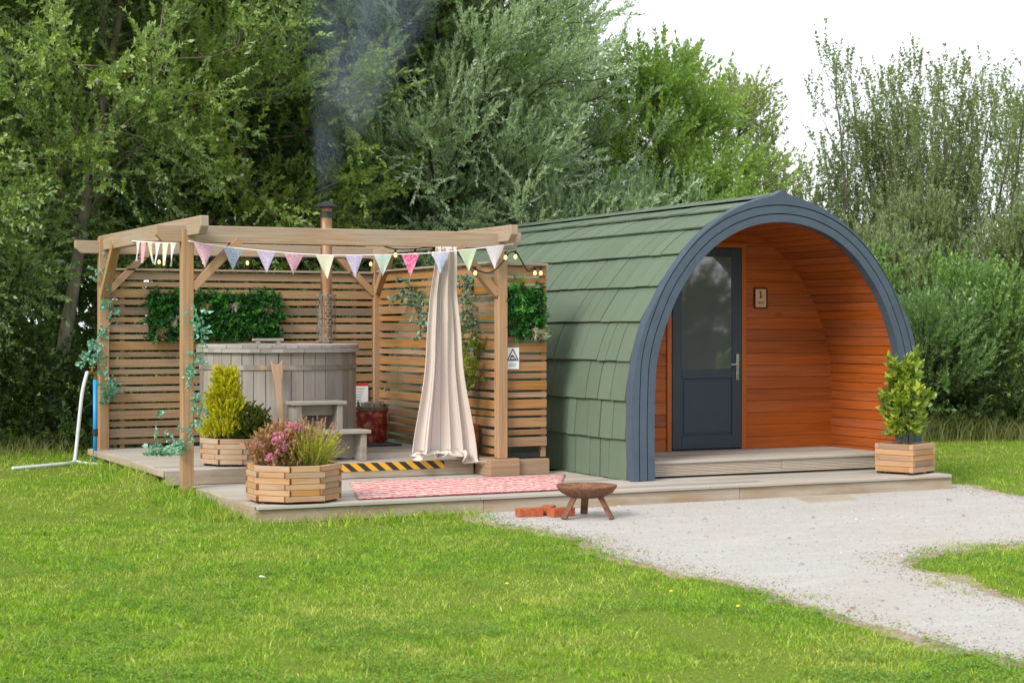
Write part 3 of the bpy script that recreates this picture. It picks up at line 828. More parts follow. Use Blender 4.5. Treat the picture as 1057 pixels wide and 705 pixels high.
# undergrowth and the uncut verge
def undergrowth():
    rng = np.random.default_rng(77); P = []
    for (x0, y0, x1, y1, w, h, n) in ((-1, 19.9, 4.4, 20.1, .8, 1.1, 900), (4.0, 19.4, 8.0, 20.5, .9, 1.3, 800), (7.6, 20.3, 13.5, 20.8, .7, 1.5, 700), (13.6, 19.2, 18.5, 18.2, .5, .8, 800)):
        t = rng.random(n); x = x0 + (x1 - x0) * t + rng.normal(0, w * .5, n); y = y0 + (y1 - y0) * t + rng.normal(0, w * .5, n)
        bump_h = h * (.4 + .9 * vnoise(x, y, .9, 9))
        P.append(np.stack([x, y, ground_z(x, y) + rng.random(n) * bump_h], 1))
    P = np.concatenate(P)
    D = rng.normal(0, .7, P.shape) + np.array([-.2, -.5, .8])
    V = scatter(P, D, rng.uniform(.7, 1.3, len(P)), T_BROAD, rng)
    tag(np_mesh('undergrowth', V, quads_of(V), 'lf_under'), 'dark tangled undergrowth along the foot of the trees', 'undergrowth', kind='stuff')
    n = 15000
    P = []
    for (x0, y0, x1, y1, w, k) in ((-1.5, 18.9, 4.2, 19.3, .45, 2600), (14.2, 19.0, 18.6, 17.6, .35, 6000), (11.2, 19.0, 14.2, 19.2, .5, 2000)):
        t = rng.random(k); P.append(np.stack([x0 + (x1 - x0) * t + rng.normal(0, w, k), y0 + (y1 - y0) * t + rng.normal(0, w, k)], 1))
    P = np.concatenate(P); n = len(P)
    h = rng.uniform(.10, .38, n) * (.5 + vnoise(P[:, 0], P[:, 1], 1.3, 12)) * np.where(P[:, 0] < 6, .6, 1)
    V, F = blades(np.stack([P[:, 0], P[:, 1], ground_z(P[:, 0], P[:, 1])], 1), h, rng.uniform(.006, .011, n), rng.uniform(.2, .9, n), rng)
    tag(np_mesh('tall_grass', V, F, 'lf_tall'), 'uncut tall grass with dry stalks along the bushes', 'grass', kind='stuff')
undergrowth()

def far_wood():
    rng = np.random.default_rng(78)
    n = 14000; t = rng.random(n)
    x = -8 + 26 * t + rng.normal(0, .6, n); y = 30 + 1.0 * t + rng.normal(0, .9, n)
    top = np.where(x < 13, 10.0, np.clip(10 - (x - 13) * 4, 1.6, 10))
    z = rng.random(n) * top
    P = np.stack([x, y, z], 1); D = rng.normal(0, .7, P.shape) + np.array([-.1, -.5, .6])
    V = scatter(P, D, rng.uniform(1.6, 2.6, n), T_BROAD, rng)
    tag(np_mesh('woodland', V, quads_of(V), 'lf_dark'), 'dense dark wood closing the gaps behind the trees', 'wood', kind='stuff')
    # the hedge across the field that the door glass mirrors
    n = 6000; t = rng.random(n)
    x = 8 + 38 * t; y = -15 + 4 * t + rng.normal(0, .6, n)
    z = rng.random(n) * (1.25 + .9 * vnoise(x, y, .35, 5) + .045 * (x - 8))
    P = np.stack([x, y, z], 1); D = rng.normal(0, .7, P.shape) + np.array([0, .4, .6])
    V = scatter(P, D, rng.uniform(1.6, 2.6, n), T_BROAD, rng)
    tag(np_mesh('field_hedge', V, quads_of(V), 'lf_under'), 'field hedge seen only as a reflection in the door glass', 'hedge', kind='stuff')
far_wood()

# ------------------------------------------------------------------ pod
PX, PY0, PY1 = 9.21, 13.47, 19.2
def catmull(pts, n=12):
    out = []; P = [Vector(p) for p in pts]
    for i in range(len(P) - 1):
        p0, p1, p2, p3 = P[max(i - 1, 0)], P[i], P[i + 1], P[min(i + 2, len(P) - 1)]
        for j in range(n):
            t = j / n
            out.append(.5 * ((2 * p1) + (-p0 + p2) * t + (2 * p0 - 5 * p1 + 4 * p2 - p3) * t * t + (-p0 + 3 * p1 - 3 * p2 + p3) * t ** 3))
    out.append(P[-1]); return out
def resample(P, n):
    L = [0]
    for a, b in zip(P, P[1:]): L.append(L[-1] + (b - a).length)
    res = []; j = 0
    for i in range(n + 1):
        s = L[-1] * i / n
        while j < len(P) - 2 and L[j + 1] < s: j += 1
        t = (s - L[j]) / max(1e-9, L[j + 1] - L[j]); res.append(P[j].lerp(P[j + 1], t))
    return res, L[-1]
OUT = catmull([(1.535, .145), (1.553, .5), (1.548, .9), (1.512, 1.18), (1.435, 1.46), (1.335, 1.665), (1.155, 1.95), (.92, 2.235), (.695, 2.42), (.46, 2.555), (.24, 2.632), (.09, 2.672), (0, 2.705)])
INN = catmull([(1.36, .145), (1.365, .6), (1.355, 1.0), (1.335, 1.22), (1.26, 1.48), (1.10, 1.82), (.86, 2.12), (.61, 2.31), (.35, 2.42), (.15, 2.46), (0, 2.47)])
OUT_R, OUT_L = resample(OUT, 200)
INN_R, INN_L = resample(INN, 200)
def prof(P, s):   # s 0..1 along arc
    f = max(0, min(1, s)) * (len(P) - 1); i = min(int(f), len(P) - 2); return P[i].lerp(P[i + 1], f - i)
def prof_n(P, s):
    t = prof(P, s + .01) - prof(P, s - .01); n = Vector((t.y, -t.x)).normalized()
    return n if n.x >= -.01 else -n

pod = thing('camping_pod', 'green shingled arched camping pod with a slate-blue front arch and orange timber porch', 'camping pod', (PX, 16.3, .14))

def build_pod():
    # shingled roof in overlapping courses
    rr = random.Random(5)
    roof = MB(); under = MB()
    seams = [0, .36, .70, 1.05, 1.41, 1.77, 2.13, 2.48, 2.80, OUT_L]
    for side in (-1, 1):
        for ci in range(len(seams) - 1):
            s0, s1 = seams[ci] / OUT_L, min(1, (seams[ci + 1] + .03) / OUT_L)
            y = PY0 + .03
            while y < PY1 - .02:
                w = rr.choice((.17, .2, .24, .28, .33)); y1 = min(PY1, y + w)
                if PY1 - y1 < .1: y1 = PY1
                gap = rr.choice((.002, .003, .004, .009)); lo = s0 + rr.uniform(-.0013, .0013); k = 4
                th = .014 + rr.uniform(-.003, .003)
                b = len(roof.v)
                for j in range(k + 1):
                    s = lo + (s1 - lo) * j / k; p = prof(OUT_R, s); n = prof_n(OUT_R, min(.985, max(.015, s)))
                    lift = .030 * (1 - j / k) + .004 + (rr.uniform(0, .004) if j == 0 else 0)
                    for yy in (y + gap, y1 - gap):
                        o = p + n * (lift + th); i_ = p + n * max(.001, lift - .004)
                        roof.v.append((PX + side * o.x, yy, o.y)); roof.v.append((PX + side * i_.x, yy, i_.y))
                u0, v0 = rr.uniform(0, 20), rr.uniform(0, 20)
                def add(*ix):
                    ix = ix if side == -1 else tuple(reversed(ix))
                    roof.f.append(tuple(b + q for q in ix)); roof.uv.append([(u0, v0)] * len(ix))
                for j in range(k):
                    a = j * 4; c = a + 4
                    add(a, c, c + 2, a + 2)            # outside
                    add(a + 1, a + 3, c + 3, c + 1)    # inside
                    add(a, a + 1, c + 1, c); add(a + 2, c + 2, c + 3, a + 3)
                add(0, 2, 3, 1); e = k * 4; add(e, e + 1, e + 3, e + 2)
                y = y1
        # deck the shingles are nailed to
        b = len(under.v); K = 40
        for j in range(K + 1):
            p = prof(OUT_R, j / K)
            for yy in (PY0 + .02, PY1): under.v.append((PX + side * p.x, yy, p.y))
        for j in range(K):
            a = b + j * 2; f = (a, a + 2, a + 3, a + 1)
            under.f.append(f if side == -1 else tuple(reversed(f))); under.uv.append([(0, 0)] * 4)
    roof.build('shingle_roof', 'shingle', pod)
    under.build('roof_lining', 'shingle_under', pod)
    ridge = MB()
    for side in (-1, 1):
        y = PY0 + .02
        while y < PY1 - .1:
            y1 = y + .3; p = prof(OUT_R, .93); n = prof_n(OUT_R, .93); a = Vector((PX + side * (p.x + n.x * .05), 0, p.y + n.y * .05)); t = Vector((PX, 0, 2.705 + .040))
            for (A, B) in ((y, y1 + .02),):
                ridge.quad([(a.x, A, a.z), (t.x, A, t.z + .004), (t.x, B, t.z), (a.x, B, a.z)] if side == -1 else [(a.x, B, a.z), (t.x, B, t.z), (t.x, A, t.z + .004), (a.x, A, a.z)])
            y = y1
    ridge.build('ridge_cap', 'shingle', pod)

    # arched fascia: three strips proud of a dark board, front and rear
    def fascia(yf, yb, name):
        f = thing_part = MB(); g = MB(); K = 48
        Oo = [p * 1 for p in resample(OUT, K)[0]]; Ii = [p * 1 for p in resample(INN, K)[0]]
        Oo = [Vector((p.x + prof_n(OUT_R, i / K).x * .045, p.y + prof_n(OUT_R, i / K).y * .045)) for i, p in enumerate(Oo)]
        Oo[-1] = Vector((0, 2.705 + .06)); Oo[0].y = Ii[0].y = .145
        for side in (-1, 1):
            NN = [prof_n(INN_R, i / K) for i in range(K + 1)]; NN[0] = Vector((1, 0)); NN[-1] = Vector((0, 1))
            cv = lambda i, o: Oo[i] if o is None else Ii[i] + NN[i] * o
            for (a0, a1) in ((None, .160), (.150, .080), (.070, 0.0)):
                b = len(f.v)
                for i in range(K + 1):
                    for t in (a0, a1):
                        p = cv(i, t); p = Vector((max(p.x, 0), p.y)) if i < K else Vector((0, p.y))
                        for yy in (yf, yb): f.v.append((PX + side * p.x, yy, p.y))
                joints = (17, 33)
                for i in range(K):
                    a = b + i * 4; c = a + 4
                    for q in ((a, a + 2, c + 2, c), (a + 1, c + 1, c + 3, a + 3), (a, c, c + 1, a + 1), (a + 2, a + 3, c + 3, c + 2)):
                        f.f.append(q if side == 1 else tuple(reversed(q))); f.uv.append([(0, 0)] * 4)
                q = (b, b + 1, b + 3, b + 2); f.f.append(q if side == 1 else tuple(reversed(q))); f.uv.append([(0, 0)] * 4)
            b = len(g.v)
            for i in range(K + 1):
                for t in (.01, .985):
                    p = Oo[i].lerp(Ii[i], t); g.v.append((PX + side * p.x, yf + .022, p.y))
            for i in range(K):
                a = b + i * 2; q = (a, a + 1, a + 3, a + 2); g.f.append(q if side == 1 else tuple(reversed(q))); g.uv.append([(0, 0)] * 4)
        fo = f.build(name, 'fascia', pod)
        g.build('groove_board', 'groove', fo)
    fascia(13.385, 13.49, 'arch_fascia')
    fascia(PY1 - .02, PY1 + .06, 'arch_fascia')
    # closed rear end
    rear = MB(); K = 40
    pts = [(PX - prof(OUT_R, j / K).x, PY1 - .05, prof(OUT_R, j / K).y) for j in range(K + 1)] + [(PX + prof(OUT_R, j / K).x, PY1 - .05, prof(OUT_R, j / K).y) for j in range(K - 1, -1, -1)]
    rear.quad(list(reversed(pts))); rear.build('rear_wall', 'fascia', pod)

    # porch lining boards following the arch
    YW = 14.55
    lining = MB(); INR, L = resample(INN, 34)
    for side in (-1, 1):
        for i in range(34):
            a, b = INR[i], INR[i + 1]; d = (b - a).normalized(); n = Vector((d.y, -d.x)); n = n if n.x > 0 else -n
            a2, b2 = a + d * .0022 , b - d * .0022
            ia, ib = a2 + n * .028, b2 + n * .028; oa, ob = a2 + n * .055, b2 + n * .055
            c = []
            for k in range(8):
                p = [(ia, ib), (oa, ob)][(k >> 1) & 1][(k >> 2) & 1]
                c.append((PX + side * p.x, (13.48 if not k & 1 else YW + .03), p.y))
            if side == 1: c = [c[i ^ 1] for i in range(8)]
            lining.hexa(c, (1.07, .027, L / 34))
    o = lining.build('porch_lining', 'stain', pod, .0015)
    # boarded wall with the door opening
    wall = MB(); z = .30; DX0, DX1, DZ1 = 8.66, 9.565, 2.335
    def half_w(z):
        best = .02
        for p, q in zip(INN, INN[1:]):
            if min(p.y, q.y) <= z <= max(p.y, q.y) and p.y != q.y:
                best = max(best, p.x + (q.x - p.x) * (z - p.y) / (q.y - p.y))
        return best
    half0 = half_w
    half_w = lambda q: max(half0(q) + .04, half0(q - .042) + .005)
    while z < 2.49:
        z1 = min(z + .118, 2.505)
        y0 = YW
        wl, wh = half_w(z), half_w(min(z1, 2.508))
        if z < DZ1 < z1: z1 = DZ1; wh = half_w(z1)
        segs = [(-wl, wl, -wh, wh)] if z >= DZ1 - .001 else [(-wl, DX0 - PX, -wh, DX0 - PX), (DX1 - PX, wl, DX1 - PX, wh)]
        for a, b, a2, b2 in segs:
            if b - a > .02:
                c = []
                for i in range(8):
                    t = (i >> 2) & 1; x = PX + ((a, b), (a2, b2))[t][i & 1]
                    c.append((x, y0 + .03 * ((i >> 1) & 1), (z + .0012, z1 - .0012)[t]))
                wall.hexa(c, (b - a, .03, z1 - z))
        z = z1
    wall.build('porch_wall', 'stain', pod, .002)
    back = MB(); back.mm(PX - 1.38, PX + 1.38, YW + .035, YW + .05, .16, 1.5); back.mm(PX - .9, PX + .9, YW + .035, YW + .05, 1.51, 2.2)
    back.build('wall_backing', 'groove', pod)
    # door frame
    fr = MB(); fr.mm(DX0, DX0 + .05, YW - .018, YW + .03, .302, DZ1); fr.mm(DX1 - .05, DX1, YW - .018, YW + .03, .302, DZ1); fr.mm(DX0 + .05, DX1 - .05, YW - .018, YW + .03, DZ1 - .05, DZ1)
    fr.build('door_frame', 'stain_trim', pod, .003)
    # door
    d0, d1, z0, z1 = DX0 + .062, DX1 - .054, .315, DZ1 - .055
    seal = MB(); seal.mm(DX0 + .05, DX1 - .05, YW + .014, YW + .028, .303, DZ1 - .05)
    st = .105; mid0, mid1 = 1.00, 1.09
    dm = MB(); yd0, yd1 = YW - .012, YW + .013
    dm.mm(d0, d0 + st, yd0, yd1, z0, z1); dm.mm(d1 - st, d1, yd0, yd1, z0, z1)
    dm.mm(d0 + st, d1 - st, yd0, yd1, z0, z0 + .13); dm.mm(d0 + st, d1 - st, yd0, yd1, mid0, mid1); dm.mm(d0 + st, d1 - st, yd0, yd1, z1 - .09, z1)
    door = dm.build('door', 'door', pod, .006, seg=2)
    seal.build('door_seal', 'door_seal', door)
    pn = MB(); pn.mm(d0 + st, d1 - st, yd0 + .012, yd1 - .002, z0 + .13, mid0); pn.mm(d0 + st + .022, d1 - st - .022, yd0 + .005, yd0 + .0125, z0 + .152, mid0 - .022)
    pn.build('door_panel', 'door', door, .004)
    gl = MB(); gl.mm(d0 + st, d1 - st, yd0 + .014, yd1 - .004, mid1, z1 - .09); gl.build('window_pane', 'glass', door)
    hd = MB(); hx = d1 - .05; hd.mm(hx - .018, hx + .018, yd0 - .012, yd0 - .001, .98, 1.24)
    hd.tube([(hx, yd0 - .01, 1.14), (hx, yd0 - .05, 1.14), (hx - .02, yd0 - .058, 1.14), (hx - .115, yd0 - .058, 1.135)], .0095, 8)
    hd.tube([(hx, yd0 - .02, 1.04), (hx, yd0 - .012, 1.04)], .012, 10)
    hd.build('door_handle', 'steel', door, .002)
    for hz in (.55, 1.2, 2.0):
        h = MB(); h.tube([(d0 - .006, yd0 - .006, hz - .05), (d0 - .006, yd0 - .006, hz + .05)], .009, 8); h.build('hinge', 'dark_metal', door)
    # porch floor and ribbed riser
    fl = MB(); y = 13.53
    while y < YW + .02:
        fl.mm(PX - 1.34, PX + 1.34, y, min(y + .117, YW + .05), .272, .30 + random.uniform(-.001, .001)); y += .122
    fl.build('porch_floor', 'deck', pod, .004)
    rs = MB(); z = .160
    while z < .262:
        rs.mm(PX - 1.335, PX + .1, 13.545, 13.57 + random.uniform(-.003, .003), z, z + .0115); rs.mm(PX + .104, PX + 1.335, 13.545, 13.57, z, z + .0115); z += .0145
    rs.build('porch_riser', 'riser', pod, .003)
    base = MB(); base.mm(PX - 1.33, PX + 1.33, 13.572, 13.60, .146, .27); base.build('riser_backing', 'groove', pod)
build_pod()

pl = thing('number_plaque', 'small tan house-number plaque with a dark frame on the orange porch wall', 'sign', (9.74, 14.55, 1.79))
mb = MB()
for (a, b, c, d) in ((9.66, 9.815, 1.687, 1.70), (9.66, 9.815, 1.88, 1.893), (9.66, 9.673, 1.70, 1.88), (9.802, 9.815, 1.70, 1.88)): mb.mm(a, b, 14.528, 14.5485, c, d)
mb.build('plaque_frame', 'plaque_frame', pl, .002)
mb = MB(); mb.mm(9.673, 9.802, 14.537, 14.5485, 1.70, 1.88); mb.build('plaque_board', 'plaque', pl)
mb = MB(); mb.mm(9.733, 9.745, 14.533, 14.5368, 1.80, 1.858); mb.mm(9.722, 9.756, 14.533, 14.5368, 1.792, 1.80); mb.box((9.729, 14.5349, 1.851), (.018, .0036, .008), Euler((0, -.7, 0)).to_matrix())
mb.build('numeral', 'plaque_frame', pl)
for a, b in ((1.746, 1.751), (1.735, 1.739)):
    mb = MB(); mb.mm(9.703, 9.775, 14.533, 14.5368, a, b); mb.build('small_print', 'plaque_frame', pl)

# ------------------------------------------------------------------ decks
ld = thing('low_deck', 'low weathered timber deck with a pale front edge running before the pod', 'deck', (7.3, 13.2, 0))
mb = MB(); y = 12.762
while y < 14.70:
    x1 = 7.62 if y > 13.5 else 10.66
    xs_ = [4.0, random.uniform(5.5, 6.6), x1] if x1 < 8 else [4.0, random.uniform(5.6, 6.6), random.uniform(8.0, 9.0), x1]
    for a, b in zip(xs_, xs_[1:]): mb.mm(a + .001, b - .002, y, y + .136, .112, .14 + random.uniform(-.0015, .0015))
    y += .142
mb.build('deck_boards', 'deck', ld, .004)
mb = MB(); 
for a, b in zip((3.985, 5.9, 8.35), (5.897, 8.347, 10.675)): mb.mm(a, b, 12.785, 12.81, .004, .109 + random.uniform(-.002, .002))
mb.mm(3.975, 3.997, 12.80, 14.735, .03, .141); mb.mm(10.663, 10.685, 12.80, 13.5, .01, .141)
mb.build('deck_fascia', 'deck_edge', ld, .005)
for xx in np.arange(4.3, 10.6, .6):
    mb = MB(); mb.mm(xx, xx + .05, 12.83, 13.5, .0, .11); mb.build('joist', 'step', ld)

rd = thing('raised_deck', 'raised square timber deck under the hot tub, grey weathered boards', 'deck', (5.5, 16, .0))
mb = MB(); y = 14.765
while y < 17.72:
    xm = random.uniform(4.8, 6.2)
    for a, b in ((3.80, xm), (xm, 6.98)): mb.mm(a + .001, b - .002, y, y + .136, .247, .275 + random.uniform(-.0015, .0015))
    y += .142
mb.build('deck_boards', 'deck', rd, .004)
mb = MB(); mb.mm(3.80, 6.70, 14.74, 14.763, .143, .273); mb.mm(3.775, 3.798, 14.742, 17.72, .215, .274)
mb.build('deck_fascia', 'deck_edge', rd, .005)
mb = MB(); mb.mm(6.72, 7.02, 14.415, 14.762, .142, .297)
mb.build('plinth', 'slat_grey', rd, .005)
mb = MB(); mb.mm(7.023, 7.345, 14.455, 14.56, .142, .283)
mb.build('plinth', 'slat_grey', rd, .005)
for yy in (14.9, 15.7, 16.7, 17.55):
    mb = MB(); mb.mm(3.83, 3.91, yy, yy + .08, -.02, .245); mb.build('deck_post', 'step', rd)

# ------------------------------------------------------------------ pergola
pg = thing('pergola', 'open timber pergola frame of square posts and grey beams round the hot tub', 'pergola', (5.4, 16, .2))
for (x, y, zb, zt, s) in ((3.905, 14.44, .02, 2.33, .098), (3.905, 17.6, .05, 2.40, .1), (6.85, 17.6, .276, 2.34, .1), (6.852, 14.47, .299, 2.34, .095)):
    mb = MB(); mb.mm(x - s / 2, x + s / 2, y - s / 2, y + s / 2, zb, zt); mb.build('post', 'post', pg, .006)
def beam(p0, p1, w, h, notch=True):
    """beam whose ends are cut back underneath"""
    p0, p1 = Vector(p0), Vector(p1); d = (p1 - p0).normalized(); s = Vector((0, 0, 1)).cross(d)
    mb = MB(); c = .06
    prof_ = [(-0, h / 2), (0, -h * .05), (c, -h / 2)]
    L = (p1 - p0).length
    side = [(0, h / 2), (0, -h * .08), (c, -h / 2), (L - c, -h / 2), (L, -h * .08), (L, h / 2)]
    o = random.uniform(0, 30); n = len(side)
    A = [p0 + d * a + Vector((0, 0, b)) - s * w / 2 for a, b in side]; B = [q + s * w for q in A]
    b0 = len(mb.v); mb.v += [tuple(q) for q in A + B]
    mb.f.append(tuple(range(n))); mb.uv.append([(a + o, b + o) for a, b in side])
    mb.f.append(tuple(n + i for i in reversed(range(n)))); mb.uv.append([(side[i][0] + o, side[i][1] + o + 2) for i in reversed(range(n))])
    for i in range(n):
        j = (i + 1) % n; mb.f.append((j, i, n + i, n + j)); mb.uv.append([(side[j][0] + o, o), (side[i][0] + o, o), (side[i][0] + o, o + w), (side[j][0] + o, o + w)])
    return mb.build('beam', 'beam', pg, .005)
beam((3.64, 14.452, 2.287), (7.035, 14.452, 2.295), .072, .145)
beam((3.62, 17.60, 2.305), (7.05, 17.60, 2.295), .072, .13)
beam((3.93, 13.98, 2.343), (3.93, 17.80, 2.350), .072, .150)
beam((6.83, 14.14, 2.350), (6.83, 17.80, 2.350), .072, .145)
def brace(p0, p1, up):
    mb = MB(); mb.bar(p0, p1, .07, .09, up); mb.build('brace', 'post', pg, .004)
brace((3.95, 17.60, 1.86), (4.36, 17.60, 2.27), (0, 1, 0))
brace((3.905, 17.56, 1.82), (3.93, 17.12, 2.34), (1, 0, 0))
brace((3.95, 14.44, 1.83), (4.36, 14.45, 2.24), (0, 1, 0))
brace((6.81, 17.60, 1.86), (6.38, 17.60, 2.27), (0, 1, 0))
brace((6.85, 17.55, 1.88), (6.83, 17.14, 2.31), (1, 0, 0))
brace((6.81, 14.47, 1.80), (6.40, 14.455, 2.24), (0, 1, 0))

# slatted screens
def screen(name, label, axis, a0, a1, c, z0, z1, mat, batt, pitch=.176, sag=0.0, seed=1):
    rr = random.Random(seed)
    mid = ((a0 + a1) / 2, c, z0) if axis == 'X' else (c, (a0 + a1) / 2, z0)
    root = thing(name, label, 'fence', mid)
    P = (lambda a, b, z: (a, b, z)) if axis == 'X' else (lambda a, b, z: (b, a, z))
    mb = MB(); z = z1 - .012; wide = True
    def slat(a0, a1, zc, h, dz0, dz1, off):
        corners = []
        for k in range(8):
            a = (a0, a1)[k & 1]; b = c + off + (-.010, .010)[(k >> 1) & 1]; zz = zc + (dz0, dz1)[k & 1] + (-h / 2, h / 2)[(k >> 2) & 1]
            corners.append(P(a, b, zz))
        if axis == 'Y': corners = [corners[(k & 1) | (k & 2) | (k & 4)] for k in range(8)]
        if axis == 'Y': corners = [corners[k ^ 2] for k in range(8)]
        mb.hexa(corners, (abs(a1 - a0), .02, h))
    while z > z0 + .03:
        h = (.083 if wide else .050) + rr.uniform(-.004, .004)
        zc = z - h / 2
        if zc - h / 2 < z0: break
        off = rr.uniform(-.003, .003)
        if sag and rr.random() < .5:
            am = a0 + (a1 - a0) * rr.uniform(.4, .65); s1, s2, s3 = [rr.uniform(-sag, sag) for _ in range(3)]
            slat(a0, am - .002, zc, h, s1, s2, off); slat(am + .002, a1, zc, h, s2, s3, off)
        else: slat(a0, a1, zc, h, rr.uniform(-sag, sag), rr.uniform(-sag, sag), off)
        z = zc - h / 2 - .0215 + rr.uniform(-.003, .003); wide = not wide
    mb.build('slats', mat, root, .002)
    cp = MB()
    if axis == 'X': cp.mm(a0, a1, c - .045, c + .05, z1, z1 + .022)
    else: cp.mm(c - .05, c + .045, a0, a1, z1, z1 + .022)
    cp.build('cap_rail', 'beam', root, .003)
    for a in batt:
        bt = MB(); q = c + .0135
        if axis == 'X': bt.mm(a - .022, a + .022, q, q + .03, z0 - .02, z1)
        else: bt.mm(q, q + .03, a - .022, a + .022, z0 - .02, z1)
        bt.build('batten', 'slat_grey', root)
    return root
screen('slatted_screen', 'wide slatted timber screen behind the hot tub with a leaf panel on it', 'X', 3.958, 6.798, 17.60, .30, 2.075, 'slat_grey', (4.1, 5.4, 6.6), seed=1)
screen('slatted_screen', 'orange-brown slatted timber screen along the side towards the pod, partly behind the curtain', 'Y', 14.52, 17.548, 6.868, .31, 2.09, 'slat_warm', (15.4, 16.4), sag=.006, seed=2)
es = screen('slatted_screen', 'narrow slatted timber screen between the front corner post and the green pod side', 'X', 6.902, 7.335, 14.505, .335, 2.07, 'slat_warm', (), seed=3)
mb = MB(); mb.mm(7.29, 7.335, 14.518, 14.56, .298, 2.07); mb.build('batten', 'slat_warm', es)
mb = MB(); mb.mm(6.91, 7.33, 14.54, 14.55, .299, .34); mb.build('kick_board', 'dark_metal', es)

# ------------------------------------------------------------------ leaf panels
T_PANEL = spray_templates(8, 12, .07, .045, .015, 60, np.random.default_rng(51), .2)
T_FERN = spray_templates(6, 22, .13, .045, .011, 65, np.random.default_rng(52), .3)
T_TUFT = spray_templates(6, 14, .04, .075, .007, 45, np.random.default_rng(53), .2)
def leaf_panel(label, x0, x1, y, z0, z1, seed, tufts, buff):
    rng = np.random.default_rng(seed)
    root = thing('leaf_panel', label, 'plant wall', ((x0 + x1) / 2, y, z0))
    bk = MB(); bk.mm(x0 + .02, x1 - .02, y - .03, y - .001, z0 + .02, z1 - .02); bk.build('backing_mat', 'backing', root)
    a = (x1 - x0) * (z1 - z0)
    def pts(n, yo): return np.stack([rng.uniform(x0 + .03, x1 - .03, n), np.full(n, y) - rng.uniform(.01, yo, n), rng.uniform(z0 + .03, z1 - .03, n)], 1)
    for name, mat, T, n, sz in (('leaves', 'lf_wall', T_PANEL, int(a * 1700), .95), ('leaves', 'lf_shrub', T_PANEL, int(a * 160), .5), ('fern_fronds', 'lf_wall2', T_FERN, int(a * 190), .9)):
        P = pts(n, .035); D = rng.normal(0, .75, (n, 3)) * np.array([1, .5, 1]) + np.array([0, -.45, .1])
        V = scatter(P, D, rng.uniform(.7, 1.3, n) * sz, T, rng); np_mesh(name, V, quads_of(V), mat, root)
    for lst, mat in ((tufts, 'lf_wall3'), (buff, 'lf_wall4')):
        for (px, pz) in lst:
            n = 7; P = np.array([[px, y - .06, pz]] * n) + rng.normal(0, .012, (n, 3)); D = rng.normal(0, .45, (n, 3)) + np.array([0, -.7, -.3])
            V = scatter(P, D, rng.uniform(.7, 1.1, n), T_TUFT, rng); np_mesh('grass_tuft', V, quads_of(V), mat, root)
    return root
leaf_panel('wide artificial green leaf panel hung on the slatted screen behind the hot tub', 4.34, 5.76, 17.585, 1.37, 1.865, 61, [(4.62, 1.58), (5.22, 1.73)], [(4.46, 1.47), (4.92, 1.72), (5.58, 1.70)])
leaf_panel('small square artificial leaf panel above the white warning sign', 6.895, 7.30, 14.49, 1.40, 1.885, 62, [(7.18, 1.46), (7.24, 1.45)], [])

# warning sign and notice
sg = thing('warning_sign', 'white upright warning sign with a black triangle on the narrow screen', 'sign', (6.975, 14.492, 1.2))
X0, X1, Z0, Z1, YS = 6.915, 7.045, 1.115, 1.315, 14.487
mb = MB(); mb.mm(X0, X1, YS, YS + .004, Z0, Z1); mb.build('sign_board', 'white_plastic', sg)
mb = MB()
def stroke(mb, pts, w, y):
    for (a, b) in zip(pts, pts[1:]): mb.bar((a[0], y, a[1]), (b[0], y, b[1]), .0015, w, (0, 1, 0)) if False else mb.bar((a[0], y, a[1]), (b[0], y, b[1]), w, .0015, (0, -1, 0))
cxs = (X0 + X1) / 2
stroke(mb, [(cxs - .055, 1.197), (cxs, 1.300), (cxs + .055, 1.197), (cxs - .055, 1.197)], .009, YS - .0012)
stroke(mb, [(cxs - .028, 1.212), (cxs - .006, 1.246), (cxs + .012, 1.224), (cxs + .03, 1.212)], .009, YS - .0015)
stroke(mb, [(cxs - .022, 1.236), (cxs - .004, 1.228), (cxs + .012, 1.238)], .008, YS - .0018)
stroke(mb, [(cxs - .03, 1.206), (cxs + .034, 1.206)], .006, YS - .0021)
mb.build('pictogram', 'print', sg)
mb = MB(); mb.mm(cxs - .04, cxs + .035, YS - .0015, YS - .0002, 1.160, 1.167); mb.mm(cxs - .045, cxs + .03, YS - .0015, YS - .0002, 1.143, 1.150); mb.build('small_print', 'print_grey', sg)
nt_ = thing('notice', 'white notice sheet with a red top band fixed low behind the red bag', 'sign', (6.65, 17.56, .75))
mb = MB(); mb.mm(6.50, 6.735, 17.560, 17.566, .60, .905); mb.build('notice_sheet', 'white_plastic', nt_)
mb = MB(); mb.mm(6.50, 6.735, 17.557, 17.5595, .875, .905); mb.build('red_band', 'print_red', nt_)
mb = MB()
for zz in (.84, .81, .78, .75, .72, .69): mb.mm(6.53, 6.53 + random.uniform(.11, .17), 17.5575, 17.5595, zz, zz + .008)
mb.build('small_print', 'print_grey', nt_)

# ------------------------------------------------------------------ hot tub
TX, TY = 5.335, 16.35
tub = thing('hot_tub', 'round weathered grey timber hot tub with a flat lid and tall flue', 'hot tub', (TX, TY, .29))
mb = MB(); ns = 40; R0 = .755
for k in range(ns):
    q0, q1 = 2 * PI * k / ns + .0035, 2 * PI * (k + 1) / ns - .0035; dr = random.uniform(-.004, .004)
    c = []
    for i in range(8):
        q = (q0, q1)[i & 1]; r = (R0 - .05 + dr, R0 + dr)[(i >> 1) & 1]; z = (.277, 1.262)[(i >> 2) & 1]
        c.append((TX + r * math.cos(q), TY + r * math.sin(q), z))
    c = [c[i ^ 1] for i in range(8)]
    mb.hexa(c, (.115, .05, .97))
mb.build('staves', 'tub', tub, .003)
inner = MB(); inner.lathe([(R0 - .055, .295), (R0 - .055, 1.25)], (TX, TY, 0), 40); inner.build('tub_liner', 'groove', tub)
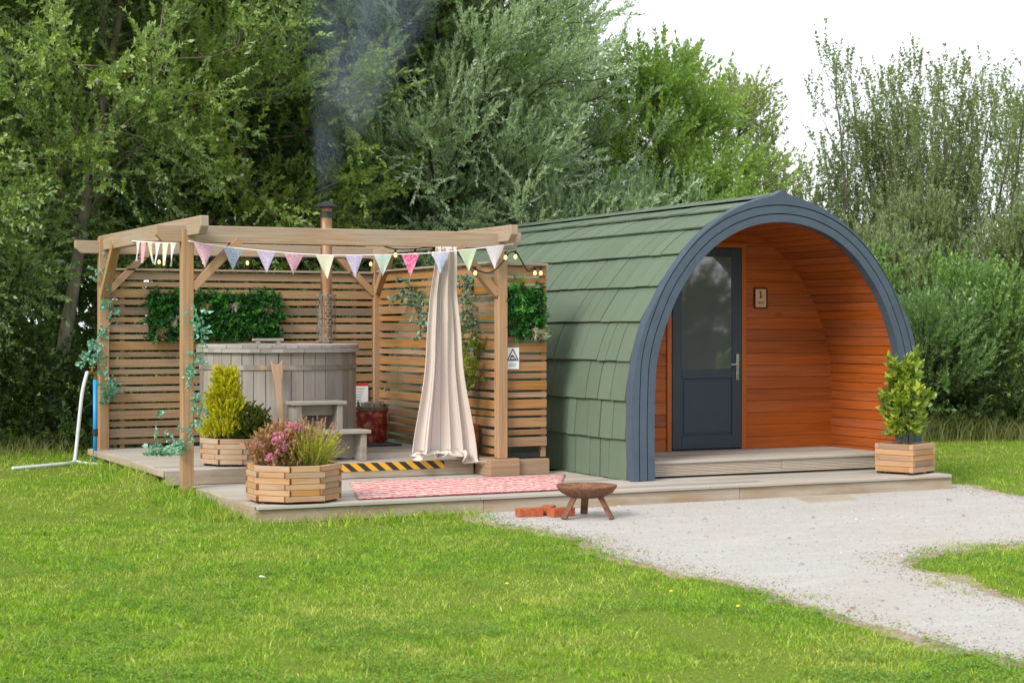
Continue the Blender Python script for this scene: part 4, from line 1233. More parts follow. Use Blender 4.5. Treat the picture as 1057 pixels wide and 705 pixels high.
bd = MB(); bd.lathe([(R0 + .006, 1.10), (R0 + .010, 1.10), (R0 + .010, 1.145), (R0 + .006, 1.145)], (TX, TY, 0), 64); bd.build('metal_band', 'band', tub, smooth=False)
bd = MB(); bd.lathe([(R0 + .006, .48), (R0 + .010, .48), (R0 + .010, .52), (R0 + .006, .52)], (TX, TY, 0), 64); bd.build('metal_band', 'band', tub)
rim = MB()
for k in range(12):
    q0, q1 = 2 * PI * k / 12 + .003, 2 * PI * (k + 1) / 12 - .003
    sub = 4
    for j in range(sub):
        a, b = q0 + (q1 - q0) * j / sub, q0 + (q1 - q0) * (j + 1) / sub; c = []
        for i in range(8):
            q = (a, b)[i & 1]; r = (R0 - .10, R0 + .035)[(i >> 1) & 1]; z = (1.263, 1.300)[(i >> 2) & 1]
            c.append((TX + r * math.cos(q), TY + r * math.sin(q), z))
        c = [c[i ^ 1] for i in range(8)]; rim.hexa(c, (.1, .135, .037))
rim.build('rim', 'tub_lid', tub)
lid = MB(); x = TX - .77
while x < TX + .76:
    xm = max(abs(x - TX), abs(x + .118 - TX)); hl = math.sqrt(max(.01, .79 ** 2 - min(xm, .78) ** 2))
    x0, x1 = x + .002, x + .116
    h0 = math.sqrt(max(.004, .785 ** 2 - min(.78, abs(x0 - TX)) ** 2)); h1 = math.sqrt(max(.004, .785 ** 2 - min(.78, abs(x1 - TX)) ** 2))
    c = []
    for i in range(8):
        hh = (h0, h1)[i & 1]; c.append(((x0, x1)[i & 1], TY + (-hh, hh)[(i >> 1) & 1], (1.302, 1.338 + random.uniform(-.002, .002))[(i >> 2) & 1]))
    lid.hexa(c, (.114, 1.2, .036)); x += .118
lid_o = lid.build('lid', 'tub_lid', tub, .003)
h = MB(); h.mm(4.99, 5.03, 15.96, 16.0, 1.339, 1.37); h.mm(5.19, 5.23, 15.96, 16.0, 1.339, 1.37); h.mm(4.96, 5.26, 15.955, 16.005, 1.371, 1.395); h.build('lid_handle', 'tub_lid', lid_o, .003)
FX, FY = 5.925, 16.62
fl = MB(); fl.tube([(FX, FY, 1.30), (FX, FY, 2.70)], .058, 20, cap=False)
flo = fl.build('flue_pipe', 'flue', tub, smooth=True)
cp = MB(); cp.lathe([(.062, 2.60), (.062, 2.665), (.02, 2.67), (.02, 2.70), (.125, 2.705), (.128, 2.715), (.03, 2.765), (.0, 2.77)], (FX, FY, 0), 24); cp.build('cowl', 'dark_metal', flo, smooth=False)
for zz in (1.55, 2.1):
    c = MB(); c.lathe([(.0595, zz), (.063, zz), (.063, zz + .02), (.0595, zz + .02)], (FX, FY, 0), 20); c.build('pipe_collar', 'flue', flo)
# punched guard cage
gm = MB(); nc, nr = 14, 14
for i in range(nc):
    for j in range(nr):
        q0, q1 = 2 * PI * i / nc, 2 * PI * (i + 1) / nc; za = 1.36 + .46 * j / nr; zb = 1.36 + .46 * (j + 1) / nr
        P = lambda q, z: (FX + .1 * math.cos(q), FY + .1 * math.sin(q), z)
        off = (q1 - q0) / 2 if j % 2 else 0
        gm.quad([P(q0 + off, za), P(q0 + off + .085, za), P(q0 + off + .085, zb), P(q0 + off, zb)])
        gm.quad([P(q0 + off, za), P(q1 + off, za), P(q1 + off, za + .0075), P(q0 + off, za + .0075)])
gm.lathe([(.101, 1.355), (.104, 1.355), (.104, 1.372), (.101, 1.372)], (FX, FY, 0), 24); gm.lathe([(.101, 1.81), (.104, 1.81), (.104, 1.83), (.101, 1.83)], (FX, FY, 0), 24)
gm.mm(FX - .108, FX - .085, FY - .095, FY - .085, 1.34, 1.84)
gm.build('flue_guard', paint('guard_metal', (.30, .27, .22), .5, .4, 30, .5, .0, .4), tub)

# steps in front of the tub
stp = thing('tub_steps', 'two weathered grey wooden steps against the front of the hot tub', 'steps', (5.5, 15.35, .29))
def tread(name, x0, x1, y0, y1, z):
    t = MB(); m = (y0 + y1) / 2; t.mm(x0, x1, y0, m - .003, z - .032, z); t.mm(x0, x1, m + .003, y1, z - .032, z - .001)
    t.build('tread', 'step', stp, .004)
tread('tread', 5.13, 5.66, 15.30, 15.585, .815); tread('tread', 5.16, 5.78, 14.985, 15.28, .56)
for (x, y0, y1, z) in ((5.17, 15.32, 15.57, .782), (5.57, 15.32, 15.57, .782), (5.20, 15.01, 15.26, .527), (5.69, 15.01, 15.26, .527)):
    l = MB(); l.mm(x, x + .055, y0, y1, .277, z); l.build('leg', 'step', stp, .004)
for q in ((5.226, 5.569, 15.45, 15.475, .68, .78), (5.256, 5.689, 15.20, 15.222, .30, .52)):
    l = MB(); l.mm(*q); l.build('back_board', 'step', stp)

pd_ = thing('stirring_paddle', 'tan wooden stirring paddle leaning upright on the hot tub', 'paddle', (5.08, 15.48, .29))
def slab_outline(pts2, thick, f):
    mb = MB(); n = len(pts2); A = [f(u, v, 0) for u, v in pts2]; B = [f(u, v, thick) for u, v in pts2]
    mb.v = [tuple(p) for p in A + B]; mb.f = [tuple(range(n)), tuple(n + i for i in reversed(range(n)))]; mb.uv = [[(v, u) for u, v in pts2], [(v, u) for u, v in reversed(pts2)]]
    for i in range(n):
        j = (i + 1) % n; mb.f.append((j, i, n + i, n + j)); mb.uv.append([(pts2[j][1], 0), (pts2[i][1], 0), (pts2[i][1], thick), (pts2[j][1], thick)])
    return mb
out = [(-.022, 0), (.022, 0), (.024, .62), (.034, .74), (.052, .83), (.055, .93), (.03, .90), (.0, .885), (-.03, .90), (-.055, .93), (-.05, .83), (-.034, .74), (-.024, .62)]
slab_outline(out, .02, lambda u, v, w: Vector((5.10 + u - .045 * v, 15.44 + w + .12 * v, .277 + v * .985))).build('paddle_blade', 'paddle', pd_, .003)

# red bag of logs, mat
bg = thing('log_bag', 'dark red printed bag standing by the corner post next to the tub', 'bag', (6.62, 17.15, .29))
mb = MB(); mb.lathe([(.0, .0), (.125, .0), (.14, .03), (.152, .16), (.16, .30), (.164, .36), (.152, .372), (.14, .34), (.0, .33)], (6.62, 17.15, .281), 22)
for i, v in enumerate(mb.v):
    mb.v[i] = (v[0] + .010 * math.sin(v[2] * 31 + v[0] * 40), v[1] + .010 * math.cos(v[2] * 27 + v[0] * 33), v[2] + (.018 * math.sin(v[0] * 25) if v[2] > .6 else 0))
mb.build('bag_body', 'red_bag', bg, smooth=True)
mb = MB(); mb.lathe([(.163, .345), (.170, .35), (.170, .385), (.162, .388)], (6.62, 17.15, .281), 22); mb.build('bag_rim', 'bag_weave', bg)
for q in (.4, 2.2):
    mb = MB(); mb.tube([(6.62 + .15 * math.cos(q), 17.15 + .15 * math.sin(q), .64 + .0 * q), (6.62 + .17 * math.cos(q), 17.15 + .17 * math.sin(q), .715), (6.62 + .15 * math.cos(q + .5), 17.15 + .15 * math.sin(q + .5), .72), (6.62 + .15 * math.cos(q + .7), 17.15 + .15 * math.sin(q + .7), .65)], .01, 6); mb.build('bag_handle', 'bag_weave', bg, smooth=True)
for k in range(5):
    a = k * 1.3; mb = MB(); mb.tube([(6.62 + .07 * math.cos(a), 17.15 + .07 * math.sin(a), .60), (6.62 + .09 * math.cos(a), 17.15 + .09 * math.sin(a), .69 + .01 * k)], .035, 8)
    tag(mb.build('firewood_log', 'step'), 'split firewood log sticking up inside the dark red bag', 'log', 'logs in the red bag')
mb = MB(); mb.mm(6.2, 6.80, 16.75, 17.45, .2775, .2965); tag(mb.build('floor_mat', 'mat_dark'), 'dark grey mat under the red bag in the corner of the raised deck', 'mat')

# brown barrel pot with a climbing plant behind the curtain
br = thing('barrel_pot', 'brown banded wooden tub standing behind the curtain by the corner post', 'pot', (6.735, 14.97, .29))
mb = MB(); nsv = 16
for k in range(nsv):
    q0, q1 = 2 * PI * k / nsv + .012, 2 * PI * (k + 1) / nsv - .012
    for (za, zb, ra, rb) in ((0, .16, .105, .122), (.16, .315, .122, .112)):
        c = []
        for i in range(8):
            t = (i >> 2) & 1; r = (ra, rb)[t] - (.014, 0)[(i >> 1) & 1]; q = (q0, q1)[i & 1]
            c.append((6.735 + r * math.cos(q), 14.97 + r * math.sin(q), .277 + (za, zb)[t]))
        c = [c[i ^ 1] for i in range(8)]; mb.hexa(c, (.04, .014, .16))
mb.build('pot_staves', 'barrel', br)
for zz, r in ((.05, .113), (.15, .1245), (.25, .121)):
    b = MB(); b.lathe([(r, zz), (r + .003, zz), (r + .002, zz + .02), (r - .002, zz + .02)], (6.735, 14.97, .277), 24); b.build('pot_band', 'rust', br)
b = MB(); b.lathe([(.104, .285), (.0, .29)], (6.735, 14.97, .277), 16); b.build('soil', 'soil', br)
T_SMALL = spray_templates(8, 14, .13, .045, .026, 65, np.random.default_rng(71), .2)
def plant(name, label, cat, base, P, D, S, T, leaf, seed, stems=None, group=None, part='foliage', stem_mat='bark'):
    rng = np.random.default_rng(seed); root = thing(name, label, cat, base, group)
    V = scatter(np.asarray(P), np.asarray(D), np.asarray(S), T, rng); np_mesh(part, V, quads_of(V), leaf, root)
    if stems:
        mb = MB()
        for s in stems: mb.tube(s[0], s[1], 6, cap=False)
        mb.build('stem', stem_mat, root, smooth=True)
    return root
rng = np.random.default_rng(81)
n = 62; t = rng.random(n)
P = np.stack([6.71 + rng.normal(0, .045, n), 14.93 + rng.normal(0, .07, n), .92 + .38 * t + rng.normal(0, .02, n)], 1)
plant('bay_plant', 'small bright green bay plant on thin stems rising from the brown tub', 'plant', (6.735, 14.97, .58), P, rng.normal(0, .6, (n, 3)) + np.array([0, -.2, .6]), rng.uniform(.7, 1.2, n), T_SMALL, 'lf_laurel', 82,
      [([(6.735, 14.97, .575), (6.72, 14.95, .9), (6.71, 14.92, 1.28)], [.012, .010, .005]), ([(6.74, 14.98, .575), (6.74, 14.98, .95), (6.73, 15.0, 1.2)], [.010, .008, .004])])

# eucalyptus garlands
T_EUC = spray_templates(8, 11, .12, .045, .036, 60, np.random.default_rng(91), .3)
def garland(label, line, n, leaf, seed, spread=.035, size=1.0, skip=.25):
    rng = np.random.default_rng(seed); L = np.array(line, float)
    seg = np.linspace(0, len(L) - 1, 60); C = np.stack([np.interp(seg, range(len(L)), L[:, k]) for k in range(3)], 1)
    cl = vnoise(np.arange(60) * 1.0, np.full(60, float(seed)), .33, seed)
    w = (cl > skip).astype(float) * (cl + .1); w /= w.sum()
    P = C[rng.choice(60, n, p=w)] + rng.normal(0, spread, (n, 3)) * np.array([1, .6, 1])
    D = rng.normal(0, .6, (n, 3)) + np.array([0, -.45, -.2])
    root = thing('eucalyptus_garland', label, 'garland', tuple(L[0]))
    V = scatter(P, D, rng.uniform(.6, 1.15, n) * size, T_EUC, rng); np_mesh('leaves', V, quads_of(V), leaf, root)
    mb = MB(); mb.tube([tuple(c) for c in C[::3]], .004, 5); mb.build('vine_stem', 'lf_euc_dull', root)
garland('blue-green garland wound down the far post next to the blue pipe', [(3.93, 17.54, 2.12), (3.85, 17.535, 1.98), (3.95, 17.53, 1.83), (4.02, 17.53, 1.62), (3.93, 17.53, 1.5), (3.82, 17.54, 1.36), (3.72, 17.55, 1.23), (3.86, 17.53, 1.16), (3.95, 17.53, 1.0), (3.97, 17.53, .80)], 78, 'lf_euc', 101, size=.95, skip=.32)
garland('blue-green garland wound down the nearest front post', [(3.93, 14.37, 1.74), (3.97, 14.365, 1.62), (4.01, 14.36, 1.44), (4.03, 14.37, 1.30), (3.93, 14.37, 1.20), (3.90, 14.37, 1.05), (3.96, 14.36, .93), (4.03, 14.37, .86), (3.97, 14.38, .68), (3.85, 14.37, .56), (3.80, 14.40, .50)], 66, 'lf_euc', 102, size=.8, spread=.028, skip=.30)
garland('dull green hanging spray on the side screen near the flue and clear of the curtain', [(6.80, 16.75, 1.93), (6.79, 16.55, 1.85), (6.79, 16.45, 1.72), (6.79, 16.2, 1.66), (6.79, 16.05, 1.60), (6.79, 16.0, 1.44)], 46, 'lf_euc_dull', 103, spread=.06, size=1.2, skip=.2)
garland('dull green trailing spray on the side screen between the curtain and corner post', [(6.80, 15.25, 1.96), (6.79, 15.05, 1.88), (6.79, 15.0, 1.72), (6.79, 15.1, 1.58), (6.79, 15.0, 1.42), (6.79, 14.95, 1.28)], 44, 'lf_euc_dull', 104, spread=.055, size=1.1, skip=.2)
garland('small blue-green spray lying on the deck by the foot of the near post', [(4.05, 16.6, .295), (4.15, 16.5, .31), (4.25, 16.7, .31), (4.22, 16.75, .48), (4.24, 16.78, .60)], 26, 'lf_euc', 105, size=1.1, skip=.1)

# ------------------------------------------------------------------ planters
def planter_poly(name, label, cx_, cy_, z0, R, sides, rot, layers, hgt, mat, group=None):
    root = thing(name, label, 'planter', (cx_, cy_, z0), group)
    mb = MB(); eg = []; th = .042; lh = hgt / layers
    V = [Vector((cx_ + R * math.cos(rot + 2 * PI * i / sides), cy_ + R * math.sin(rot + 2 * PI * i / sides), 0)) for i in range(sides)]
    for L in range(layers):
        z = z0 + .018 + lh * (L + .5)
        for i in range(sides):
            a, b = V[i], V[(i + 1) % sides]; d = (b - a).normalized(); nrm = Vector((d.y, -d.x, 0))
            ext = (.014 if (i + L) % 2 == 0 else -.030) if sides > 4 else (.0 if (i + L) % 2 == 0 else -.043)
            o = random.uniform(-.0025, .0025)
            inn = -th / 2
            p0 = a - d * ext + nrm * (inn + o); p1 = b + d * ext + nrm * (inn + o)
            mb.bar((p0.x, p0.y, z), (p1.x, p1.y, z), th, lh - .003)
            if ext > 0:
                for e, q in ((p0, -1), (p1, 1)): eg.append(((e.x, e.y, z), (e.x + d.x * q * .003, e.y + d.y * q * .003, z), th - .003, lh - .006))
    n0 = len(mb.f)
    for e in eg: mb.bar(*e)
    o = mb.build('timber_sides', mat, root, .003); o.data.materials.append(M['end_grain'])
    for p in o.data.polygons[n0:]: p.material_index = 1
    so = MB(); zs = z0 + .018 + hgt - .035
    so.quad([(p.x * .93 + cx_ * .07, p.y * .93 + cy_ * .07, zs) for p in V]); so.build('soil', 'soil', root)
    for i in range(sides):
        ft = MB(); p = V[i].lerp(Vector((cx_, cy_, 0)), .18); ft.mm(p.x - .025, p.x + .025, p.y - .025, p.y + .025, z0 + .001, z0 + .018)
        ft.build('foot', 'dark_metal', root)
    return zs
ca = math.atan2(-.901, -.4337)    # towards the camera
zs1 = planter_poly('timber_planter', 'eight-sided timber planter full of pink and yellow flowers at the corner of the low deck', 4.40, 13.10, .142, .372, 8, ca, 6, .275, 'planter', 'timber planters')
zs2 = planter_poly('timber_planter', 'eight-sided timber planter holding a golden conifer on the raised deck by the front post', 4.56, 15.13, .277, .335, 8, ca + .35, 5, .225, 'planter_old', 'timber planters')
zs3 = planter_poly('timber_planter', 'square timber planter with a laurel at the end of the deck by the pod arch', 10.385, 13.10, .142, .285, 4, ca + .03, 5, .262, 'planter', 'timber planters')

# plants in the planters
rng = np.random.default_rng(111)
# golden conifer: upright overlapping scale sprays on a blunt cone
T_CON = spray_templates(8, 26, .12, .030, .012, 38, np.random.default_rng(112), .1)
n = 950; u = rng.random(n) ** 1.25; az = rng.random(n) * 2 * PI
rad = .155 * (1 - u) ** .55 * (.55 + .5 * rng.random(n)) * (1 + .22 * np.sin(az * 3 + u * 9)) + .012
cx1, cy1 = 4.455, 15.165
P = np.stack([cx1 + rad * np.cos(az), cy1 + rad * np.sin(az), zs2 + .02 + u * .56], 1)
D = np.stack([np.cos(az) * .55, np.sin(az) * .55, np.ones(n) * .9], 1) + rng.normal(0, .22, (n, 3))
plant('golden_conifer', 'bright golden yellow cone-shaped conifer in the back planter', 'plant', (cx1, cy1, zs2), P, D, rng.uniform(.65, 1.1, n), T_CON, 'lf_conifer', 113, [([(cx1, cy1, zs2 - .02), (cx1, cy1, zs2 + .5)], [.018, .006])])
# dark low shrub
T_SHR = spray_templates(8, 20, .10, .026, .014, 55, np.random.default_rng(114), .15)
for (sx, sy, r_, hgt, lab, k) in ((4.645, 15.01, .135, .27, 'rounded dark green shrub beside the golden conifer', 420), (4.75, 15.23, .12, .24, 'low bronze-green shrub at the tub side of the back planter', 300)):
    q = norm(rng.normal(size=(k, 3))); q[:, 2] = np.abs(q[:, 2]); rr = rng.uniform(.5, 1.0, k)[:, None]
    P = np.array([sx, sy, zs2 + .01]) + q * rr * np.array([r_, r_, hgt]); D = q * .8 + rng.normal(0, .35, (k, 3)) + np.array([0, 0, .5])
    plant('dwarf_shrub', lab, 'plant', (sx, sy, zs2), P, D, rng.uniform(.6, 1.1, k), T_SHR, 'lf_shrub', 115, [([(sx, sy, zs2 - .02), (sx, sy, zs2 + .1)], [.012, .006])])
# sedum with flower heads
T_SED = spray_templates(8, 14, .15, .045, .022, 55, np.random.default_rng(116), .15)
k = 190; q = rng.random(k); a = rng.random(k) * 2 * PI
sx, sy = 4.275, 13.10
P = np.stack([sx + .19 * np.sqrt(q) * np.cos(a), sy + .19 * np.sqrt(q) * np.sin(a), zs1 + rng.uniform(.0, .20, k) * (1.15 - .4 * q)], 1)
D = np.stack([np.cos(a) * .45 * q, np.sin(a) * .45 * q, np.full(k, .9)], 1) + rng.normal(0, .25, (k, 3))
sed = plant('sedum_plant', 'bronze-leaved sedum with round pink flower heads in the front planter', 'plant', (sx, sy, zs1), P, D, rng.uniform(.6, 1.15, k), T_SED, 'lf_sedum', 117, [([(sx, sy, zs1 - .02), (sx, sy, zs1 + .1)], [.01, .005])])
T_HEAD = spray_templates(4, 34, .030, .020, .016, 85, np.random.default_rng(118), .4)
for (fx, fy, fz) in ((-.075, -.17, .215), (-.02, -.19, .16), (-.115, -.12, .085), (.055, -.14, .31), (.10, -.11, .30), (.03, -.1, .27), (.145, -.02, .315), (-.03, -.06, .245), (.2, .0, .30), (-.14, -.03, .17), (.12, .06, .31)):
    n = 9; P = np.array([[sx + fx, sy + fy, zs1 + fz]] * n) + rng.normal(0, .013, (n, 3)) * np.array([1, 1, .55]); D = rng.normal(0, .6, (n, 3)) + np.array([0, -.2, .7])
    V = scatter(P, D, rng.uniform(.7, 1.1, n), T_HEAD, rng); np_mesh('flower_head', V, quads_of(V), 'lf_flower', sed)
# yellow-green upright shrub with brown seed heads
T_SPK = spray_templates(8, 24, .22, .032, .006, 24, np.random.default_rng(119), .12)
k = 330; q = rng.random(k); a = rng.random(k) * 2 * PI; lx, ly = 4.50, 13.06
P = np.stack([lx + .15 * np.sqrt(q) * np.cos(a), ly + .15 * np.sqrt(q) * np.sin(a), zs1 + rng.uniform(-.01, .10, k)], 1)
D = np.stack([np.cos(a) * .75 * q, np.sin(a) * .75 * q, np.full(k, .9)], 1) + rng.normal(0, .12, (k, 3))
lav = plant('lavender_plant', 'yellow-green spiky lavender gone to seed in the front planter', 'plant', (lx, ly, zs1), P, D, rng.uniform(.7, 1.15, k), T_SPK, 'lf_sage', 120, [([(lx, ly, zs1 - .02), (lx, ly, zs1 + .08)], [.012, .006])])
st = MB(); HP, HD = [], []
for i in range(95):
    a = rng.random() * 2 * PI; e = rng.uniform(.1, .75) ; L = rng.uniform(.26, .40)
    d = Vector((math.cos(a) * e, math.sin(a) * e, 1)).normalized(); p0 = Vector((lx, ly, zs1)) + Vector((math.cos(a), math.sin(a), 0)) * .08 * rng.random()
    p1 = p0 + d * L; st.tube([p0, p0 + d * L * .6 + Vector((0, 0, .01)), p1], [.002, .0016, .0012], 3, cap=False)
    HP += [list(p1 - d * .015 * j + Vector(rng.normal(0, .004, 3))) for j in range(3)]; HD += [list(d + Vector(rng.normal(0, .3, 3))) for j in range(3)]
st.build('flower_stalks', 'lf_sage', lav)
T_SEED = spray_templates(4, 9, .025, .013, .008, 55, np.random.default_rng(121), .2)
V = scatter(np.array(HP), np.array(HD), rng.uniform(.7, 1.2, len(HP)), T_SEED, rng); np_mesh('seed_heads', V, quads_of(V), 'lf_seed', lav)
# laurel
T_LAU = spray_templates(8, 11, .14, .075, .036, 58, np.random.default_rng(122), .15)
k = 240; u = rng.random(k); a = rng.random(k) * 2 * PI; bx, by = 10.37, 13.10
rad = (.098 + .045 * np.sin(u * 5.5 - .4)) * np.sqrt(rng.uniform(.15, 1, k)) * (1 + .25 * np.sin(a * 2 + u * 7))
P = np.stack([bx + rad * np.cos(a), by + rad * np.sin(a), zs3 + .09 + u * .62], 1)
D = np.stack([np.cos(a) * .6, np.sin(a) * .6, np.full(k, .75)], 1) + rng.normal(0, .3, (k, 3))
P2 = np.array([[bx - .14, by - .05, zs3 + .72], [bx - .12, by - .02, zs3 + .68], [bx + .13, by - .03, zs3 + .76], [bx + .12, by, zs3 + .72], [bx + .15, by - .05, zs3 + .68], [bx + .02, by, zs3 + .66]]); P = np.concatenate([P, P2]); D = np.concatenate([D, np.tile([[0, -.1, 1.]], (6, 1))])
plant('laurel_bush', 'glossy bright laurel with yellowish upper leaves in the square planter', 'plant', (bx, by, zs3), P, D, rng.uniform(.7, 1.15, len(P)), T_LAU, 'lf_laurel', 123,
      [([(bx, by, zs3 - .02), (bx + .02, by, zs3 + .3), (bx - .03, by, zs3 + .6)], [.014, .011, .005]), ([(bx + .02, by, zs3 - .02), (bx + .07, by + .02, zs3 + .35), (bx + .1, by, zs3 + .65)], [.011, .009, .004])])

# ------------------------------------------------------------------ curtain
def curtain():
    NU, NV = 150, 130; V = []; UV = {}
    rr = np.random.default_rng(6); ph = rr.random(5) * 6
    for j in range(NV + 1):
        t = j / NV
        for i in range(NU + 1):
            s = i / NU
            hw = .10 + .075 * sstep(t / .5) + .155 * sstep((t - .45) / .55)
            c = 6.265 + .10 * float(sstep((t - .1) / .9))
            # two gathered bundles with a slack bay between them
            bay = math.exp(-((s - .48) / .17) ** 2) * float(sstep((t - .15) / .5))
            fold = math.sin(2 * PI * 5.3 * s + ph[0] + .5 * math.sin(3 * t)) * .55 * (1 - .85 * bay) + math.sin(2 * PI * 2.3 * s + ph[1]) * .45 * (1 - .6 * bay) + .95 * bay
            amp = (.030 + .030 * t) * min(1, .75 + 2.2 * min(s, 1 - s))
            x = c + hw * (2 * s - 1) + .018 * math.sin(2 * PI * 5.1 * s + ph[2]) * (.4 + t) * (1 - bay)
            y = 14.40 + .07 * sstep((t - .03) / .2) + .22 * float(sstep((t - .15) / .85)) + fold * amp
            L = 2.03; d = L * t; drop = 1.915 + .012 * math.sin(s * 17) + .10 * float(sstep((s - .74) / .2)) ; z = 2.225 - d
            if d > drop - .06:        # the hem bends and runs out over the boards
                e = d - (drop - .06); zf = 2.225 - drop
                z = zf + .06 * math.exp(-e / .06) + .020 * (1 + math.sin(s * 33 + ph[3])) * min(1, e / .08) + .012 * math.sin(e * 60 + s * 9)
                run = max(0, e - .035)
                y -= run * (.75 + .5 * math.sin(s * 13 + 2)) + .10 * float(sstep((s - .70) / .2)) * min(1, e / .08); x += run * (.9 * math.sin(s * 19 + 1) - .55 * (1 - s) ** 2)
            V.append((x, y, z))
    mb = MB(); mb.v = V
    for j in range(NV):
        for i in range(NU):
            a = j * (NU + 1) + i; mb.f.append((a, a + NU + 1, a + NU + 2, a + 1))
            mb.uv.append([(i / NU, j / NV), (i / NU, (j + 1) / NV), ((i + 1) / NU, (j + 1) / NV), ((i + 1) / NU, j / NV)])
    o = mb.build('curtain', 'curtain', None, smooth=True)
    sd = o.modifiers.new('thick', 'SOLIDIFY'); sd.thickness = .003
    tag(o, 'gathered off-white curtain with dark lines hanging from the front beam to the deck', 'curtain')
curtain()

# ------------------------------------------------------------------ bunting
def bunting(label, line, flags, axis, seed, group='bunting'):
    rr = random.Random(seed); L = [Vector(p) for p in line]
    root = thing('bunting', label, 'bunting', tuple(L[0]), group)
    P = []
    for i in range(len(L) - 1):
        p0, p1, p2, p3 = L[max(0, i - 1)], L[i], L[i + 1], L[min(len(L) - 1, i + 2)]
        for j in range(8):
            t = j / 8; P.append(.5 * ((2 * p1) + (-p0 + p2) * t + (2 * p0 - 5 * p1 + 4 * p2 - p3) * t * t + (-p0 + 3 * p1 - 3 * p2 + p3) * t ** 3))
    P.append(L[-1])
    mb = MB(); mb.tube(P, .006, 6); mb.build('cord', 'cord', root, smooth=True)
    k = axis; A = [p[k] for p in P]
    at = lambda v: Vector([np.interp(v, A, [p[c] for p in P]) if A[0] < A[-1] else np.interp(-v, [-a for a in A], [p[c] for p in P]) for c in range(3)])
    for (v, col) in flags:
        w, h = .175 * rr.uniform(.93, 1.05), .19 * rr.uniform(.93, 1.06); ang = rr.uniform(-.10, .10); fl = rr.uniform(-.03, .03)
        nn = 6; mb = MB(); rows = 6
        for r_ in range(rows + 1):
            f = r_ / rows; hw = w / 2 * (1 - f) + .001
            for c_ in range(nn + 1):
                u = c_ / nn * 2 - 1; base = at(v + u * hw); z = base.z - .003 - f * h
                off = fl * f + .008 * math.sin(u * 2.2 + v * 9) * (.3 + f)
                p = Vector(base); p.z = z + u * hw * ang * f
                if k == 0: p.y += off - .008; p.x += ang * f * h * .6
                else: p.x += off - .008; p.y += ang * f * h * .6
                mb.v.append(tuple(p))
        for r_ in range(rows):
            for c_ in range(nn):
                a = r_ * (nn + 1) + c_; mb.f.append((a, a + nn + 1, a + nn + 2, a + 1)); mb.uv.append([(0, 0)] * 4)
        o = mb.build('flag', 'flag_' + col, root, smooth=True)
        names = {'mauve': 'mauve pink', 'blue': 'slate blue', 'lavender': 'lavender', 'pink': 'pink', 'cream': 'cream', 'mint': 'pale mint', 'hot': 'bright magenta', 'skyb': 'pale blue', 'green': 'light green', 'white': 'white'}
        o['label'] = names[col] + ' triangular bunting flag'
fx = lambda px: 3.911 + (px - 197) * (6.862 - 3.911) / (525 - 197)
bunting('string of pastel triangular bunting flags across the front beam', [(3.90, 14.37, 2.225), (4.245, 14.36, 2.178), (5.048, 14.35, 2.128), (5.956, 14.35, 2.154), (6.5, 14.36, 2.205), (6.93, 14.37, 2.262)],
        [(4.03, 'mauve'), (4.28, 'blue'), (4.57, 'lavender'), (4.82, 'pink'), (5.10, 'cream'), (5.37, 'lavender'), (5.64, 'mint'), (5.90, 'hot'), (6.19, 'skyb'), (6.46, 'green'), (6.74, 'white')], 0, 1)
bunting('short side string of bunting flags running back under the side beam, seen edge-on', [(3.875, 14.42, 2.215), (3.87, 15.0, 2.235), (3.87, 15.9, 2.285), (3.885, 16.3, 2.31)],
        [(14.72, 'white'), (14.98, 'cream'), (15.25, 'white'), (15.52, 'cream'), (15.76, 'pink'), (15.98, 'white')], 1, 2)

# string lights
def lights(label, pts, bulbs, name='string_lights'):
    root = thing(name, label, 'string lights', tuple(pts[0]), 'warm bulb strings')
    L = catmull3(pts); mb = MB(); mb.tube(L, .0065, 6); mb.build('cable', 'cable', root, smooth=True)
    for b in bulbs:
        s = MB(); s.lathe([(.008, .03), (.010, .025), (.010, -.003), (.008, -.006)], b, 10); so = s.build('socket', 'cable', root)
        u = MB(); u.lathe([(.008, -.005), (.015, -.02), (.017, -.032), (.012, -.045), (.0, -.05)][::-1], b, 12); u.build('bulb', 'bulb', root, smooth=True)
def catmull3(pts, n=8):
    return catmull(pts, n)
lights('warm bulb string looped under the far beam above the leaf panel', [(3.95, 17.52, 2.25), (4.2, 17.51, 2.20), (4.448, 17.5, 2.215), (4.70, 17.5, 2.25), (4.912, 17.5, 2.22), (5.375, 17.5, 2.225), (5.9, 17.5, 2.235), (6.742, 17.5, 2.235)],
       [(4.448, 17.5, 2.19), (4.912, 17.5, 2.195), (5.375, 17.5, 2.195), (6.742, 17.5, 2.205)])
lights('warm bulb string drooping from the front beam end past the small leaf panel', [(5.70, 14.52, 2.23), (5.83, 14.52, 2.20), (6.02, 14.52, 2.205), (6.2, 14.52, 2.22), (6.45, 14.52, 2.17), (6.56, 14.40, 2.03), (6.70, 14.36, 2.0), (6.84, 14.38, 2.11), (6.90, 14.40, 2.18), (6.97, 14.40, 2.19), (7.02, 14.41, 2.13), (7.11, 14.43, 2.02), (7.19, 14.45, 2.06), (7.27, 14.46, 2.05)],
       [(5.83, 14.52, 2.175), (6.02, 14.52, 2.175), (6.2, 14.52, 2.19), (6.56, 14.40, 2.02), (6.855, 14.38, 2.165), (6.965, 14.40, 2.175), (7.19, 14.45, 2.03), (7.25, 14.45, 2.03)])

